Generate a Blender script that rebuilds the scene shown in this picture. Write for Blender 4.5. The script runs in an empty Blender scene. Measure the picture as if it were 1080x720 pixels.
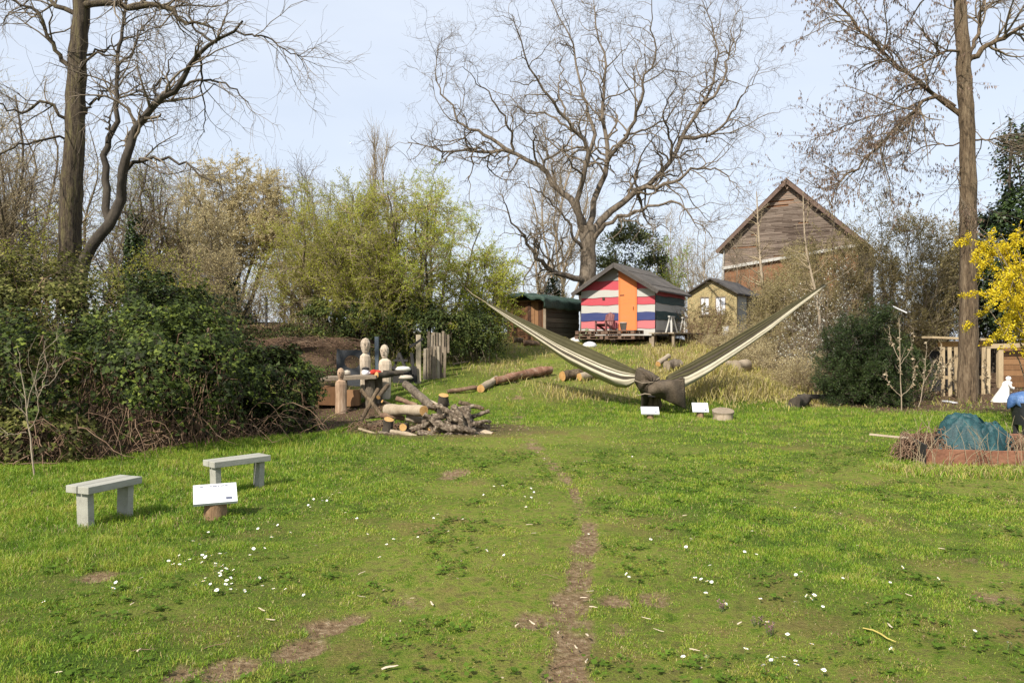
import bpy, math, random
import numpy as np
from mathutils import Vector, Matrix, Euler
R = math.radians
sc = bpy.context.scene
COL = sc.collection
F = 780.0                       # focal length in photo pixels, photo is 1080 x 720
EYE = 1.6
rng = np.random.default_rng(7)

# ------------------------------------------------------------------ helpers
def at(px, d): return (px - 540) / F * d
def W(px, py, d): return Vector(((px - 540) / F * d, d, EYE + (360 - py) / F * d))
def gnd(px, py): # point on the flat lawn seen at a pixel of the photo
    d = F * EYE / (py - 360); return at(px, d), d
def ss(a, b, x):
    t = np.clip((x - a) / (b - a), 0, 1); return t * t * (3 - 2 * t)
def _hash(i, j, s):
    n = (i * 374761393 + j * 668265263 + s * 974634777) & 0x7fffffff
    n = ((n ^ (n >> 13)) * 1274126177) & 0x7fffffff
    return ((n ^ (n >> 16)) & 0xffff) / 65535.0
def vnoise(x, y, s=0):
    x = np.asarray(x, float); y = np.asarray(y, float)
    i = np.floor(x).astype(np.int64); j = np.floor(y).astype(np.int64)
    u = x - i; v = y - j; u = u*u*(3-2*u); v = v*v*(3-2*v)
    a = _hash(i, j, s); b = _hash(i+1, j, s); c = _hash(i, j+1, s); d = _hash(i+1, j+1, s)
    return (a*(1-u)+b*u)*(1-v) + (c*(1-u)+d*u)*v
def fbm(x, y, s=0, o=3):
    t = 0; a = .5; n = 0
    for k in range(o):
        t = t + a*vnoise(x*2**k, y*2**k, s+k*17); n += a; a *= .5
    return t / n

def hgt(x, y):
    x = np.asarray(x, float); y = np.asarray(y, float)
    st = 16.5 + 3.5*ss(6.0, 9.0, x)
    up = np.clip(y - st, 0, None)
    z = np.where(y < 28, .14*up, .14*(28-st) + (.45 - .0)*ss(28, 36, y)*1.0)
    z = z + .85*ss(18, 22.5, y)*ss(2.5, 5.5, -x)*(1 - ss(26, 34, y))
    z = z*1.0 + .10*(fbm(x*.45, y*.45, 3)-.5)*ss(5, 18, y) + .07*(fbm(x*.9, y*.9, 5)-.5)
    z = z + .25*(fbm(x*.25, y*.25, 8)-.5)*ss(18, 26, y) + 3.5*(fbm(x*.01, y*.01, 4)-.5)*ss(70, 200, np.hypot(x, y))
    return z
def hz(x, y): return float(hgt(x, y))

def link(o, parent=None):
    COL.objects.link(o)
    if parent is not None: o.parent = parent
    return o
def tag(o, label=None, cat=None, group=None, kind=None):
    if label: o['label'] = label
    if cat: o['category'] = cat
    if group: o['group'] = group
    if kind: o['kind'] = kind
    return o
def thing(name, label, cat, loc, rz=0, group=None):
    o = bpy.data.objects.new(name, None); o.empty_display_size = .2
    o.location = loc; o.rotation_euler = (0, 0, rz); link(o)
    return tag(o, label, cat, group)
def copy_tree(o, parent=None):
    c = o.copy(); COL.objects.link(c)
    if parent is not None: c.parent = parent
    for ch in list(o.children):
        copy_tree(ch, c)
    return c

def mesh_np(name, V, faces, mats, tint=None, smooth=False, parent=None, org=None, midx=None, attrs=None):
    """V (n,3); faces: list of (m,k) index arrays; tint: per-face values in the order of the list"""
    V = np.asarray(V, np.float32).reshape(-1, 3)
    if org is not None: V = V - np.array(org, np.float32)
    me = bpy.data.meshes.new(name)
    me.vertices.add(len(V)); me.vertices.foreach_set('co', V.ravel())
    li = np.concatenate([np.asarray(f, np.int32).ravel() for f in faces])
    tot = np.concatenate([np.full(len(f), f.shape[1], np.int32) for f in faces])
    st = np.concatenate([[0], np.cumsum(tot)[:-1]]).astype(np.int32)
    me.loops.add(len(li)); me.loops.foreach_set('vertex_index', li)
    me.polygons.add(len(tot)); me.polygons.foreach_set('loop_start', st)
    if smooth: me.polygons.foreach_set('use_smooth', np.ones(len(tot), bool))
    if midx is not None: me.polygons.foreach_set('material_index', np.asarray(midx, np.int32))
    me.update(calc_edges=True)
    if tint is not None:
        a = me.attributes.new('tint', 'FLOAT', 'FACE'); a.data.foreach_set('value', np.asarray(tint, np.float32))
    if attrs:
        for k, v in attrs.items():
            a = me.attributes.new(k, 'FLOAT', 'POINT'); a.data.foreach_set('value', np.asarray(v, np.float32))
    for m in (mats if isinstance(mats, (list, tuple)) else [mats]): me.materials.append(m)
    return link(bpy.data.objects.new(name, me), parent)

class MB:
    """collects simple shapes and links them as ONE mesh object"""
    def __init__(s): s.V = []; s.F = []; s.M = []; s.S = []; s.T = []
    def add(s, vs, fs, m=0, smooth=False, t=.5):
        b = len(s.V); s.V += [tuple(v) for v in vs]
        for f in fs: s.F.append([b+i for i in f]); s.M.append(m); s.S.append(smooth); s.T.append(t)
    def box(s, c, d, rot=(0,0,0), m=0, t=.5, jit=0):
        E = Euler(rot).to_matrix(); c = Vector(c)
        vs = [c + E @ Vector((sx*d[0]/2, sy*d[1]/2, sz*d[2]/2)) for sx in (-1,1) for sy in (-1,1) for sz in (-1,1)]
        if jit: vs = [v + Vector([random.uniform(-jit, jit) for _ in range(3)]) for v in vs]
        s.add(vs, [(0,1,3,2),(4,6,7,5),(0,4,5,1),(2,3,7,6),(0,2,6,4),(1,5,7,3)], m, False, t)
    def bar(s, a, b, w, h, m=0, t=.5, up=(0,0,1), jit=0):
        a = Vector(a); b = Vector(b); x = (b-a); L = x.length; x /= L
        u = Vector(up); y = u.cross(x)
        if y.length < 1e-4: y = Vector((1,0,0)).cross(x)
        y.normalize(); z = x.cross(y)
        vs = []
        for q in (a, b):
            for sy in (-1, 1):
                for sz in (-1, 1): vs.append(q + y*sy*w/2 + z*sz*h/2 + (Vector([random.uniform(-jit,jit) for _ in range(3)]) if jit else Vector()))
        s.add(vs, [(0,1,3,2),(4,6,7,5),(0,4,5,1),(2,3,7,6),(0,2,6,4),(1,5,7,3)], m, False, t)
    def tube(s, pts, rad, k=10, m=0, cap=None, wob=0, seed=0, flat=1.0, t=.5, smooth=True):
        pts = [Vector(p) for p in pts]; n = len(pts)
        if not hasattr(rad, '__len__'): rad = [rad]*n
        r = random.Random(seed); ph = [r.uniform(0, 6.28) for _ in range(6)]
        tg = (pts[-1]-pts[0]).normalized(); ref = Vector((0,0,1)) if abs(tg.z) < .9 else Vector((1,0,0))
        vs = []
        for i, p in enumerate(pts):
            t_ = (pts[min(i+1,n-1)]-pts[max(i-1,0)]).normalized()
            x = ref.cross(t_).normalized(); y = t_.cross(x)
            for j in range(k):
                a = 2*math.pi*j/k
                w = 1 + wob*(math.sin(3*a+ph[0]+i*.9)+.8*math.sin(2*a+ph[1]-i*1.3)+.6*math.sin(5*a+ph[2]+i*2.1)+ r.uniform(-.6,.6))/2
                vs.append(p + (x*math.cos(a) + y*math.sin(a)*flat)*rad[i]*w)
        fs = [(i*k+j, i*k+(j+1)%k, (i+1)*k+(j+1)%k, (i+1)*k+j) for i in range(n-1) for j in range(k)]
        s.add(vs, fs, m, smooth, t)
        cm = m if cap is None else cap
        s.add(vs[:k], [tuple(range(k-1,-1,-1))], cm, False, t); s.add(vs[-k:], [tuple(range(k))], cm, False, t)
    def prism(s, pts, off, m=0, t=.5):
        pts = [Vector(p) for p in pts]; off = Vector(off); n = len(pts)
        s.add(pts+[p+off for p in pts], [tuple(range(n-1,-1,-1)), tuple(range(n,2*n))] + [(i,(i+1)%n,n+(i+1)%n,n+i) for i in range(n)], m, False, t)
    def grid(s, P, m=0, smooth=True, t=.5, mf=None):
        nu = len(P); nv = len(P[0]); b = len(s.V)
        s.V += [tuple(v) for row in P for v in row]
        for i in range(nu-1):
            for j in range(nv-1):
                s.F.append([b+i*nv+j, b+i*nv+j+1, b+(i+1)*nv+j+1, b+(i+1)*nv+j]); s.M.append(mf(i,j) if mf else m); s.S.append(smooth); s.T.append(t)
    def lathe(s, c, prof, k=14, m=0, smooth=True, sx=1, sy=1, wob=0, lean=(0,0), seed=0):
        r = random.Random(seed); c = Vector(c); P = []
        for (q, z) in prof:
            P.append([c + Vector((sx*q*math.cos(2*math.pi*j/k)*(1+wob*math.sin(5*2*math.pi*j/k+z*3)) + lean[0]*z, sy*q*math.sin(2*math.pi*j/k)*(1+wob*math.cos(7*2*math.pi*j/k)) + lean[1]*z, z)) for j in range(k)] )
            P[-1].append(P[-1][0])
        s.grid(P, m, smooth)
    def build(s, name, mats, parent=None, org=None, bevel=0, sub=0, solid=0):
        me = bpy.data.meshes.new(name)
        o = Vector(org) if org is not None else Vector()
        me.from_pydata([Vector(v)-o for v in s.V], [], s.F)
        for m in (mats if isinstance(mats, (list, tuple)) else [mats]): me.materials.append(m)
        me.polygons.foreach_set('material_index', s.M); me.polygons.foreach_set('use_smooth', s.S)
        a = me.attributes.new('tint', 'FLOAT', 'FACE'); a.data.foreach_set('value', s.T)
        me.update()
        ob = link(bpy.data.objects.new(name, me), parent)
        if solid:
            md = ob.modifiers.new('solid', 'SOLIDIFY'); md.thickness = solid; md.offset = 0
        if bevel:
            md = ob.modifiers.new('bevel', 'BEVEL'); md.width = bevel; md.segments = 2; md.limit_method = 'ANGLE'; md.angle_limit = R(40)
        if sub:
            md = ob.modifiers.new('sub', 'SUBSURF'); md.levels = sub; md.render_levels = sub
        return ob

# ------------------------------------------------------------------ materials
def nodes(name):
    m = bpy.data.materials.new(name); m.use_nodes = True
    nt = m.node_tree; return m, nt, nt.nodes['Principled BSDF'], nt.nodes['Material Output']
def ramp(nt, cols, lo=.0, hi=1.):
    r = nt.nodes.new('ShaderNodeValToRGB'); e = r.color_ramp.elements
    n = len(cols)
    while len(e) < n: e.new(.5)
    for i, c in enumerate(cols):
        e[i].position = lo + (hi-lo)*i/(n-1); e[i].color = (*c, 1)
    return r
def MAT(name, cols, scale=3, stretch=(1,1,1), rough=.8, bump=.3, attr=0, fine=6, lo=.3, hi=.7, spec=.3, dist=.02, sheen=0):
    """pigment varying by two layers of noise; attr mixes in the per-face 'tint'"""
    m, nt, b, out = nodes(name); L = nt.links.new
    tc = nt.nodes.new('ShaderNodeTexCoord'); mp = nt.nodes.new('ShaderNodeMapping')
    mp.inputs['Scale'].default_value = stretch; L(tc.outputs['Object'], mp.inputs['Vector'])
    n1 = nt.nodes.new('ShaderNodeTexNoise'); n1.inputs['Scale'].default_value = scale; n1.inputs['Detail'].default_value = 4
    n2 = nt.nodes.new('ShaderNodeTexNoise'); n2.inputs['Scale'].default_value = scale*fine; n2.inputs['Detail'].default_value = 6; n2.inputs['Roughness'].default_value = .65
    for n in (n1, n2): L(mp.outputs[0], n.inputs['Vector'])
    mx = nt.nodes.new('ShaderNodeMix'); mx.inputs[0].default_value = .5
    L(n1.outputs[0], mx.inputs[2]); L(n2.outputs[0], mx.inputs[3]); src = mx.outputs[0]
    if attr:
        at_ = nt.nodes.new('ShaderNodeAttribute'); at_.attribute_name = 'tint'
        m2 = nt.nodes.new('ShaderNodeMix'); m2.inputs[0].default_value = attr
        L(src, m2.inputs[2]); L(at_.outputs['Fac'], m2.inputs[3]); src = m2.outputs[0]
    r = ramp(nt, cols, lo, hi); L(src, r.inputs[0]); L(r.outputs[0], b.inputs['Base Color'])
    b.inputs['Roughness'].default_value = rough; b.inputs['Specular IOR Level'].default_value = spec
    if bump:
        bp = nt.nodes.new('ShaderNodeBump'); bp.inputs['Strength'].default_value = bump; bp.inputs['Distance'].default_value = dist
        L(n2.outputs[0], bp.inputs['Height']); L(bp.outputs[0], b.inputs['Normal'])
    return m
def LEAF(name, cols, trans=.3, rough=.5, spec=.3):
    m, nt, b, out = nodes(name); L = nt.links.new
    a = nt.nodes.new('ShaderNodeAttribute'); a.attribute_name = 'tint'
    r = ramp(nt, cols); L(a.outputs['Fac'], r.inputs[0]); L(r.outputs[0], b.inputs['Base Color'])
    b.inputs['Roughness'].default_value = rough; b.inputs['Specular IOR Level'].default_value = spec
    if trans:
        t = nt.nodes.new('ShaderNodeBsdfTranslucent'); L(r.outputs[0], t.inputs['Color'])
        mx = nt.nodes.new('ShaderNodeMixShader'); mx.inputs[0].default_value = trans
        L(b.outputs[0], mx.inputs[1]); L(t.outputs[0], mx.inputs[2]); L(mx.outputs[0], out.inputs[0])
    return m

# ------------------------------------------------------------------ trees
def unit(v): return v / (np.linalg.norm(v, axis=-1, keepdims=True) + 1e-9)
def resample(pts, rad, n, g, jit=.0):
    p = np.array(pts, float); r = np.array(rad, float)
    # smooth by Catmull-Rom
    q = []; qr = []
    for i in range(len(p)-1):
        p0 = p[max(i-1,0)]; p1 = p[i]; p2 = p[i+1]; p3 = p[min(i+2,len(p)-1)]
        for t in np.linspace(0, 1, 8, endpoint=False):
            q.append(.5*((2*p1)+(-p0+p2)*t+(2*p0-5*p1+4*p2-p3)*t*t+(-p0+3*p1-3*p2+p3)*t**3)); qr.append(r[i]*(1-t)+r[i+1]*t)
    q.append(p[-1]); qr.append(r[-1]); q = np.array(q); qr = np.array(qr)
    s = np.concatenate([[0], np.cumsum(np.linalg.norm(np.diff(q, axis=0), axis=1))])
    u = np.linspace(0, s[-1], n)
    o = np.stack([np.interp(u, s, q[:,k]) for k in range(3)], 1)
    if jit: o[1:-1] += g.normal(0, jit, (n-2, 3))
    return o, np.interp(u, s, qr)
def grow(P, Rd, count, g, t0=.2, t1=1., ln=(.4,.7), ang=(35,70), n=6, rough=.25, up=0., ratio=.55, rmin=.004, taper=.25, absln=None, lenfall=.5, ends=0):
    """children of every branch in P (N,n,3); returns (P2, R2)"""
    N, n0, _ = P.shape
    seg = np.linalg.norm(np.diff(P, axis=1), axis=2); Lp = seg.sum(1)
    pr = Lp / Lp.sum(); idx = g.choice(N, count, p=pr)
    t = g.uniform(t0, t1, count)
    if ends:
        e = min(ends*N, count); idx[:e] = np.repeat(np.arange(N), ends)[:e]; t[:e] = g.uniform(.93, 1., e)
    f = t*(n0-1); i = np.minimum(f.astype(int), n0-2); fr = (f-i)[:,None]
    base = P[idx,i]*(1-fr) + P[idx,i+1]*fr; tan = unit(P[idx,i+1]-P[idx,i])
    rb = Rd[idx,i]*(1-fr[:,0]) + Rd[idx,i+1]*fr[:,0]
    pv = unit(np.cross(tan, g.normal(size=(count,3))))
    a = np.radians(g.uniform(ang[0], ang[1], count))[:,None]
    d = unit(np.cos(a)*tan + np.sin(a)*pv)
    L = (g.uniform(absln[0], absln[1], count) if absln else Lp[idx]*g.uniform(ln[0], ln[1], count)) * (1-lenfall*t)
    r0 = np.clip(np.minimum(rb*.95, np.maximum(rb*ratio, rmin)), rmin*.6, None)
    out = np.zeros((count, n, 3)); out[:,0] = base; rad = np.zeros((count, n))
    bend = unit(g.normal(size=(count,3)))*rough*.5
    for k in range(1, n):
        out[:,k] = out[:,k-1] + d*(L/(n-1))[:,None]
        d = unit(d + g.normal(0, rough, (count,3)) + bend*np.cos(k*1.1) + np.array([0,0,up]))
    for k in range(n): rad[:,k] = np.maximum(r0*(1-(1-taper)*k/(n-1)), rmin*.45)
    return out, rad
def tubes(sets):
    """list of (P,R,K) -> V, faces"""
    VV = []; FF = []; b = 0
    for P, Rd, K in sets:
        N, n, _ = P.shape
        T = np.empty_like(P); T[:,1:-1] = P[:,2:]-P[:,:-2]; T[:,0] = P[:,1]-P[:,0]; T[:,-1] = P[:,-1]-P[:,-2]; T = unit(T)
        ref = np.where(np.abs(unit(P[:,-1]-P[:,0])[:,2:3]) < .85, np.array([[0,0,1.]]), np.array([[1.,0,0]]))[:,None,:]
        X = unit(np.cross(ref, T)); Y = np.cross(T, X)
        a = 2*np.pi*np.arange(K)/K
        if K >= 12:
            gg = np.random.default_rng(N*1000+n*7+K); i_ = np.arange(n)[None,:,None]; ph = gg.uniform(0, 6.28, (N,1,1)); aa = a[None,None,:]
            mod = 1 + .05*np.sin(3*aa+ph+i_*.23) + .045*np.sin(7*aa-ph*2+i_*.35) + .035*np.sin(11*aa+ph*3-i_*.28) + gg.normal(0,.014,(N,n,K))
        else: mod = 1.0
        V = P[:,:,None,:] + (Rd[:,:,None]*mod)[...,None]*(X[:,:,None,:]*np.cos(a)[:,None] + Y[:,:,None,:]*np.sin(a)[:,None])
        VV.append(V.reshape(-1,3))
        I = (np.arange(N)*n*K)[:,None,None] + (np.arange(n-1)*K)[None,:,None] + np.arange(K)[None,None,:]
        J = (np.arange(N)*n*K)[:,None,None] + (np.arange(n-1)*K)[None,:,None] + ((np.arange(K)+1)%K)[None,None,:]
        FF.append(np.stack([I, J, J+K, I+K], -1).reshape(-1,4) + b); b += N*n*K
    return np.concatenate(VV), [np.concatenate(FF)]
def along(P, cnt, g, t0=.1):
    N, n, _ = P.shape; idx = g.integers(0, N, cnt); f = g.uniform(t0, 1, cnt)*(n-1); i = np.minimum(f.astype(int), n-2); fr = (f-i)[:,None]
    return P[idx,i]*(1-fr)+P[idx,i+1]*fr, unit(P[idx,i+1]-P[idx,i])
def leafquads(pos, d, size, g, asp=.55, nrm=None):
    """one rhombus per leaf: base at pos, long axis d"""
    n = len(pos); size = np.broadcast_to(size, n)[:,None]
    d = unit(d); s = np.cross(d, nrm if nrm is not None else g.normal(size=(n,3))); s = unit(s)
    fold = unit(np.cross(d, s))*size*.08
    V = np.stack([pos, pos+d*size*.45+s*size*asp*.5+fold, pos+d*size, pos+d*size*.45-s*size*asp*.5+fold], 1).reshape(-1,3)
    return V, np.arange(n*4).reshape(-1,4)
def leafmesh(name, pos, d, size, tint, mat, parent, org, g, asp=.55, nrm=None):
    V, f = leafquads(pos, d, size, g, asp, nrm)
    return mesh_np(name, V, [f], mat, tint=tint, parent=parent, org=org)
def stack(polys, n, g, jit=0):
    A = [resample(p, r, n, g, jit) for p, r in polys]
    return np.stack([a for a,_ in A]), np.stack([b for _,b in A])
def pxl(pts, d, k=0., o=None):
    """photo trace -> world polyline; depth drifts by k per metre walked away from the start"""
    o = o or pts[0]; out = []
    for p in pts:
        dd = d + k*math.hypot(p[0]-o[0], p[1]-o[1])/F*d
        out.append(W(p[0], p[1], dd))
    return [tuple(v) for v in out]
# ------------------------------------------------------------------ world, sun, camera
sc.render.engine = 'CYCLES'
wd = bpy.data.worlds.new("World"); sc.world = wd; wd.use_nodes = True
nt = wd.node_tree; bg = nt.nodes['Background']
SUN_EL, SUN_AZ = R(43), R(214)      # compass angle of the sun, clockwise from +Y
sky = nt.nodes.new('ShaderNodeTexSky'); sky.sky_type = 'NISHITA'; sky.sun_disc = False
sky.sun_elevation = SUN_EL; sky.sun_rotation = SUN_AZ; sky.air_density = 1.0; sky.dust_density = 1.6; sky.ozone_density = 1.2
# thin high veil of cloud in front of the blue
tc = nt.nodes.new('ShaderNodeTexCoord'); mp = nt.nodes.new('ShaderNodeMapping'); mp.inputs['Scale'].default_value = (1.2, 1.2, 4.5)
nz = nt.nodes.new('ShaderNodeTexNoise'); nz.inputs['Scale'].default_value = 1.6; nz.inputs['Detail'].default_value = 5; nz.inputs['Roughness'].default_value = .55
nt.links.new(tc.outputs['Generated'], mp.inputs[0]); nt.links.new(mp.outputs[0], nz.inputs['Vector'])
vr = ramp(nt, [(.68,)*3, (.82,)*3], .3, .7); nt.links.new(nz.outputs[0], vr.inputs[0])
mx = nt.nodes.new('ShaderNodeMix'); mx.data_type = 'RGBA'
nt.links.new(vr.outputs[0], mx.inputs[0]); nt.links.new(sky.outputs[0], mx.inputs[6]); mx.inputs[7].default_value = (5.5, 5.95, 6.7, 1)
nt.links.new(mx.outputs[2], bg.inputs[0]); bg.inputs[1].default_value = .098
sd = bpy.data.lights.new('sun', 'SUN'); sd.energy = 4.7; sd.angle = R(.9); sd.color = (1, .93, .82)
so = link(bpy.data.objects.new('sun', sd))
sv = Vector((math.sin(SUN_AZ)*math.cos(SUN_EL), math.cos(SUN_AZ)*math.cos(SUN_EL), math.sin(SUN_EL)))
so.rotation_euler = sv.to_track_quat('Z', 'Y').to_euler(); so.location = (-20, -20, 30)
cd = bpy.data.cameras.new('camera'); cd.sensor_width = 36; cd.lens = 26; cd.clip_end = 2000; cd.clip_start = .05
cam = link(bpy.data.objects.new('camera', cd)); cam.location = (0, 0, EYE); cam.rotation_euler = (R(90), 0, 0); sc.camera = cam
sc.view_settings.view_transform = 'Standard'; sc.view_settings.look = 'None'; sc.view_settings.gamma = 1; sc.view_settings.exposure = .76
sc.cycles.max_bounces = 6; sc.cycles.transparent_max_bounces = 8; sc.cycles.diffuse_bounces = 3; sc.cycles.glossy_bounces = 2; sc.cycles.transmission_bounces = 3

# ------------------------------------------------------------------ shared materials
BARK = MAT('bark_grey_brown', [(.05,.038,.026),(.14,.11,.08),(.23,.19,.145)], 7, (1,1,.2), .9, 1., fine=5, dist=.05, lo=.36, hi=.64)
BARKM = MAT('bark_mossy', [(.022,.017,.012),(.075,.055,.036),(.13,.11,.05)], 8, (1,1,.14), .9, 1., fine=4, dist=.05, lo=.36, hi=.64)
BARKD = MAT('bark_dark', [(.02,.016,.012),(.05,.04,.03),(.09,.075,.055)], 3, (1,1,.4), .9, .8)
BARKR = MAT('bark_robinia', [(.035,.024,.014),(.115,.08,.048),(.20,.15,.095)], 9, (1,1,.13), .9, 1., fine=4, dist=.05, lo=.36, hi=.64)
BARKP = MAT('bark_pale', [(.16,.12,.08),(.30,.24,.17),(.38,.32,.24)], 5, (1,1,.4), .85, .4)
TWIG = MAT('twig_brown', [(.10,.078,.055),(.19,.15,.105)], 2, (1,1,1), .85, 0)
TWIGL = MAT('twig_light', [(.20,.16,.10),(.34,.27,.17)], 2, (1,1,1), .85, 0)
TWIGR = MAT('dead_bramble_cane', [(.05,.028,.018),(.15,.09,.055),(.28,.21,.14)], 4, (1,1,1), .8, 0)
WOODG = MAT('weathered_wood', [(.09,.07,.05),(.22,.175,.125),(.33,.28,.21)], 4, (1,1,1), .85, .4, attr=.4)
WOODB = MAT('brown_board', [(.05,.025,.012),(.14,.07,.03),(.24,.13,.06)], 4, (1,1,.2), .75, .3, attr=.5)
WOODY = MAT('fresh_cut_wood', [(.22,.105,.035),(.42,.24,.085),(.52,.34,.15)], 9, (1,1,1), .8, .2)
PAINTG = MAT('grey_green_paint', [(.20,.195,.165),(.30,.295,.25),(.35,.345,.295)], 6, (.35,2,2), .6, .4, fine=9, dist=.006)
WHITE = MAT('white_board', [(.52,.53,.55),(.58,.585,.60)], 3, (1,1,1), .4, 0)
INK = MAT('faded_ink', [(.06,.065,.10),(.12,.13,.18)], 3, (1,1,1), .6, 0)
FELT = MAT('roof_felt', [(.030,.027,.025),(.065,.058,.053),(.095,.085,.075)], 1.6, (1,1,1), .9, .4, fine=9)
DARK = MAT('dark_board', [(.012,.011,.011),(.03,.028,.027),(.05,.045,.042)], 4, (1,1,1), .8, .2)

# ------------------------------------------------------------------ pigment zones of the ground
PATH = np.array([(.27,2.2),(.29,3.47),(.36,4.3),(.48,5.2),(.66,6.24),(.66,8.3),(.35,11.3),(.12,14.7),(.1,17)])
def _patch(px, py, r, k=1.):
    x, y = gnd(px, py); return (x, y, r, k)
PATCH = [_patch(650,632,.16), _patch(688,630,.15,.8), _patch(560,655,.13,.8), _patch(345,658,.13), _patch(375,650,.09), _patch(316,684,.15), _patch(240,706,.18), _patch(190,712,.14,.8),
         _patch(103,607,.15), _patch(480,497,.22), _patch(470,502,.15), _patch(600,690,.14), _patch(650,662,.1,.6), _patch(700,700,.13,.5), _patch(540,440,.35,.6), _patch(560,470,.3,.4), _patch(430,635,.16,.5), _patch(1040,590,.25,.4), _patch(520,605,.16,.4), _patch(880,545,.3,.4), _patch(1060,630,.2,.5)]
def zones(x, y):
    n = fbm(x*3.1, y*3.1, 21); n2 = fbm(x*9, y*9, 22); big = fbm(x*.55+3, y*.55, 23); mid = fbm(x*1.6, y*1.6, 24)
    pxx = np.interp(y, PATH[:,1], PATH[:,0]); w = np.interp(y, [2,6,8,15], [.12,.10,.07,.16]); s = np.interp(y, [2,5,6.5,8,12,17], [.98,.9,.8,.66,.6,.45])
    bare = s*(.45+.9*fbm(x*1.2+7, y*2.4, 95))*(1-ss(.5, 1.5, np.abs(x-pxx)/w*(.35+1.3*n)))
    for (a, b, r, k) in PATCH:
        q = np.hypot(x-a, (y-b)/1.15)/r
        bare = np.maximum(bare, k*(1-ss(.45, 1.25, q*(.55+.9*n))))
    hf = fbm(x*20, y*20, 27); lo = fbm(x*4.5, y*4.5, 28); bare = np.clip(ss(.22, .80, bare*1.2 - .60*(n2-.42) - .55*(hf-.45) - .9*(lo-.42)), 0, 1)
    worn = np.exp(-((x-.1)/1.9)**2)*(1-ss(11, 15, y)*.5)          # trodden middle of the lawn
    lush = np.clip(1.0 - 1.0*worn + (big-.5)*1.6 + (mid-.5)*1.1, 0, 1)
    lush = np.maximum(lush, ss(-1.4, -3.4, x)*.85*ss(4.0, 5.8, y))
    lush = np.maximum(lush, ss(12.5, 15, y)*(1-ss(16.8, 18.5, y))*(.75+.4*(mid-.4)))
    right = ss(1.8, 3.2, x)*(1-ss(8, 14, y)); lush = lush*(1-right) + right*np.clip(.35+(mid-.5)*2.2, 0, 1)
    straw = ss(17.2, 18.6, y + 1.2*(mid-.5))*np.clip(.42 + (big-.5)*1.5 + .75*ss(3.5, 5.5, x)*(1-ss(9,10.5,x)), 0, 1)
    straw = straw*(1-.8*ss(-1.0,-.2,-x-0*y)*(1-ss(19.5,22,y)))
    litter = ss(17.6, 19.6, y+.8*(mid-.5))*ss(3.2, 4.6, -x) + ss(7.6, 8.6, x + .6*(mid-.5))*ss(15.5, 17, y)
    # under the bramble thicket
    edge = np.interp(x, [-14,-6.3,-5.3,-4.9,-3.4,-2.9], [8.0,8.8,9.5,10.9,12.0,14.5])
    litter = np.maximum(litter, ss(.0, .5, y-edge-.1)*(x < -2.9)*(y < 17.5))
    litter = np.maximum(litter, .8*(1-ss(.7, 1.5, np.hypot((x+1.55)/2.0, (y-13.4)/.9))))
    return bare, lush, np.clip(straw, 0, 1), np.clip(litter, 0, 1), n, mid

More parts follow.
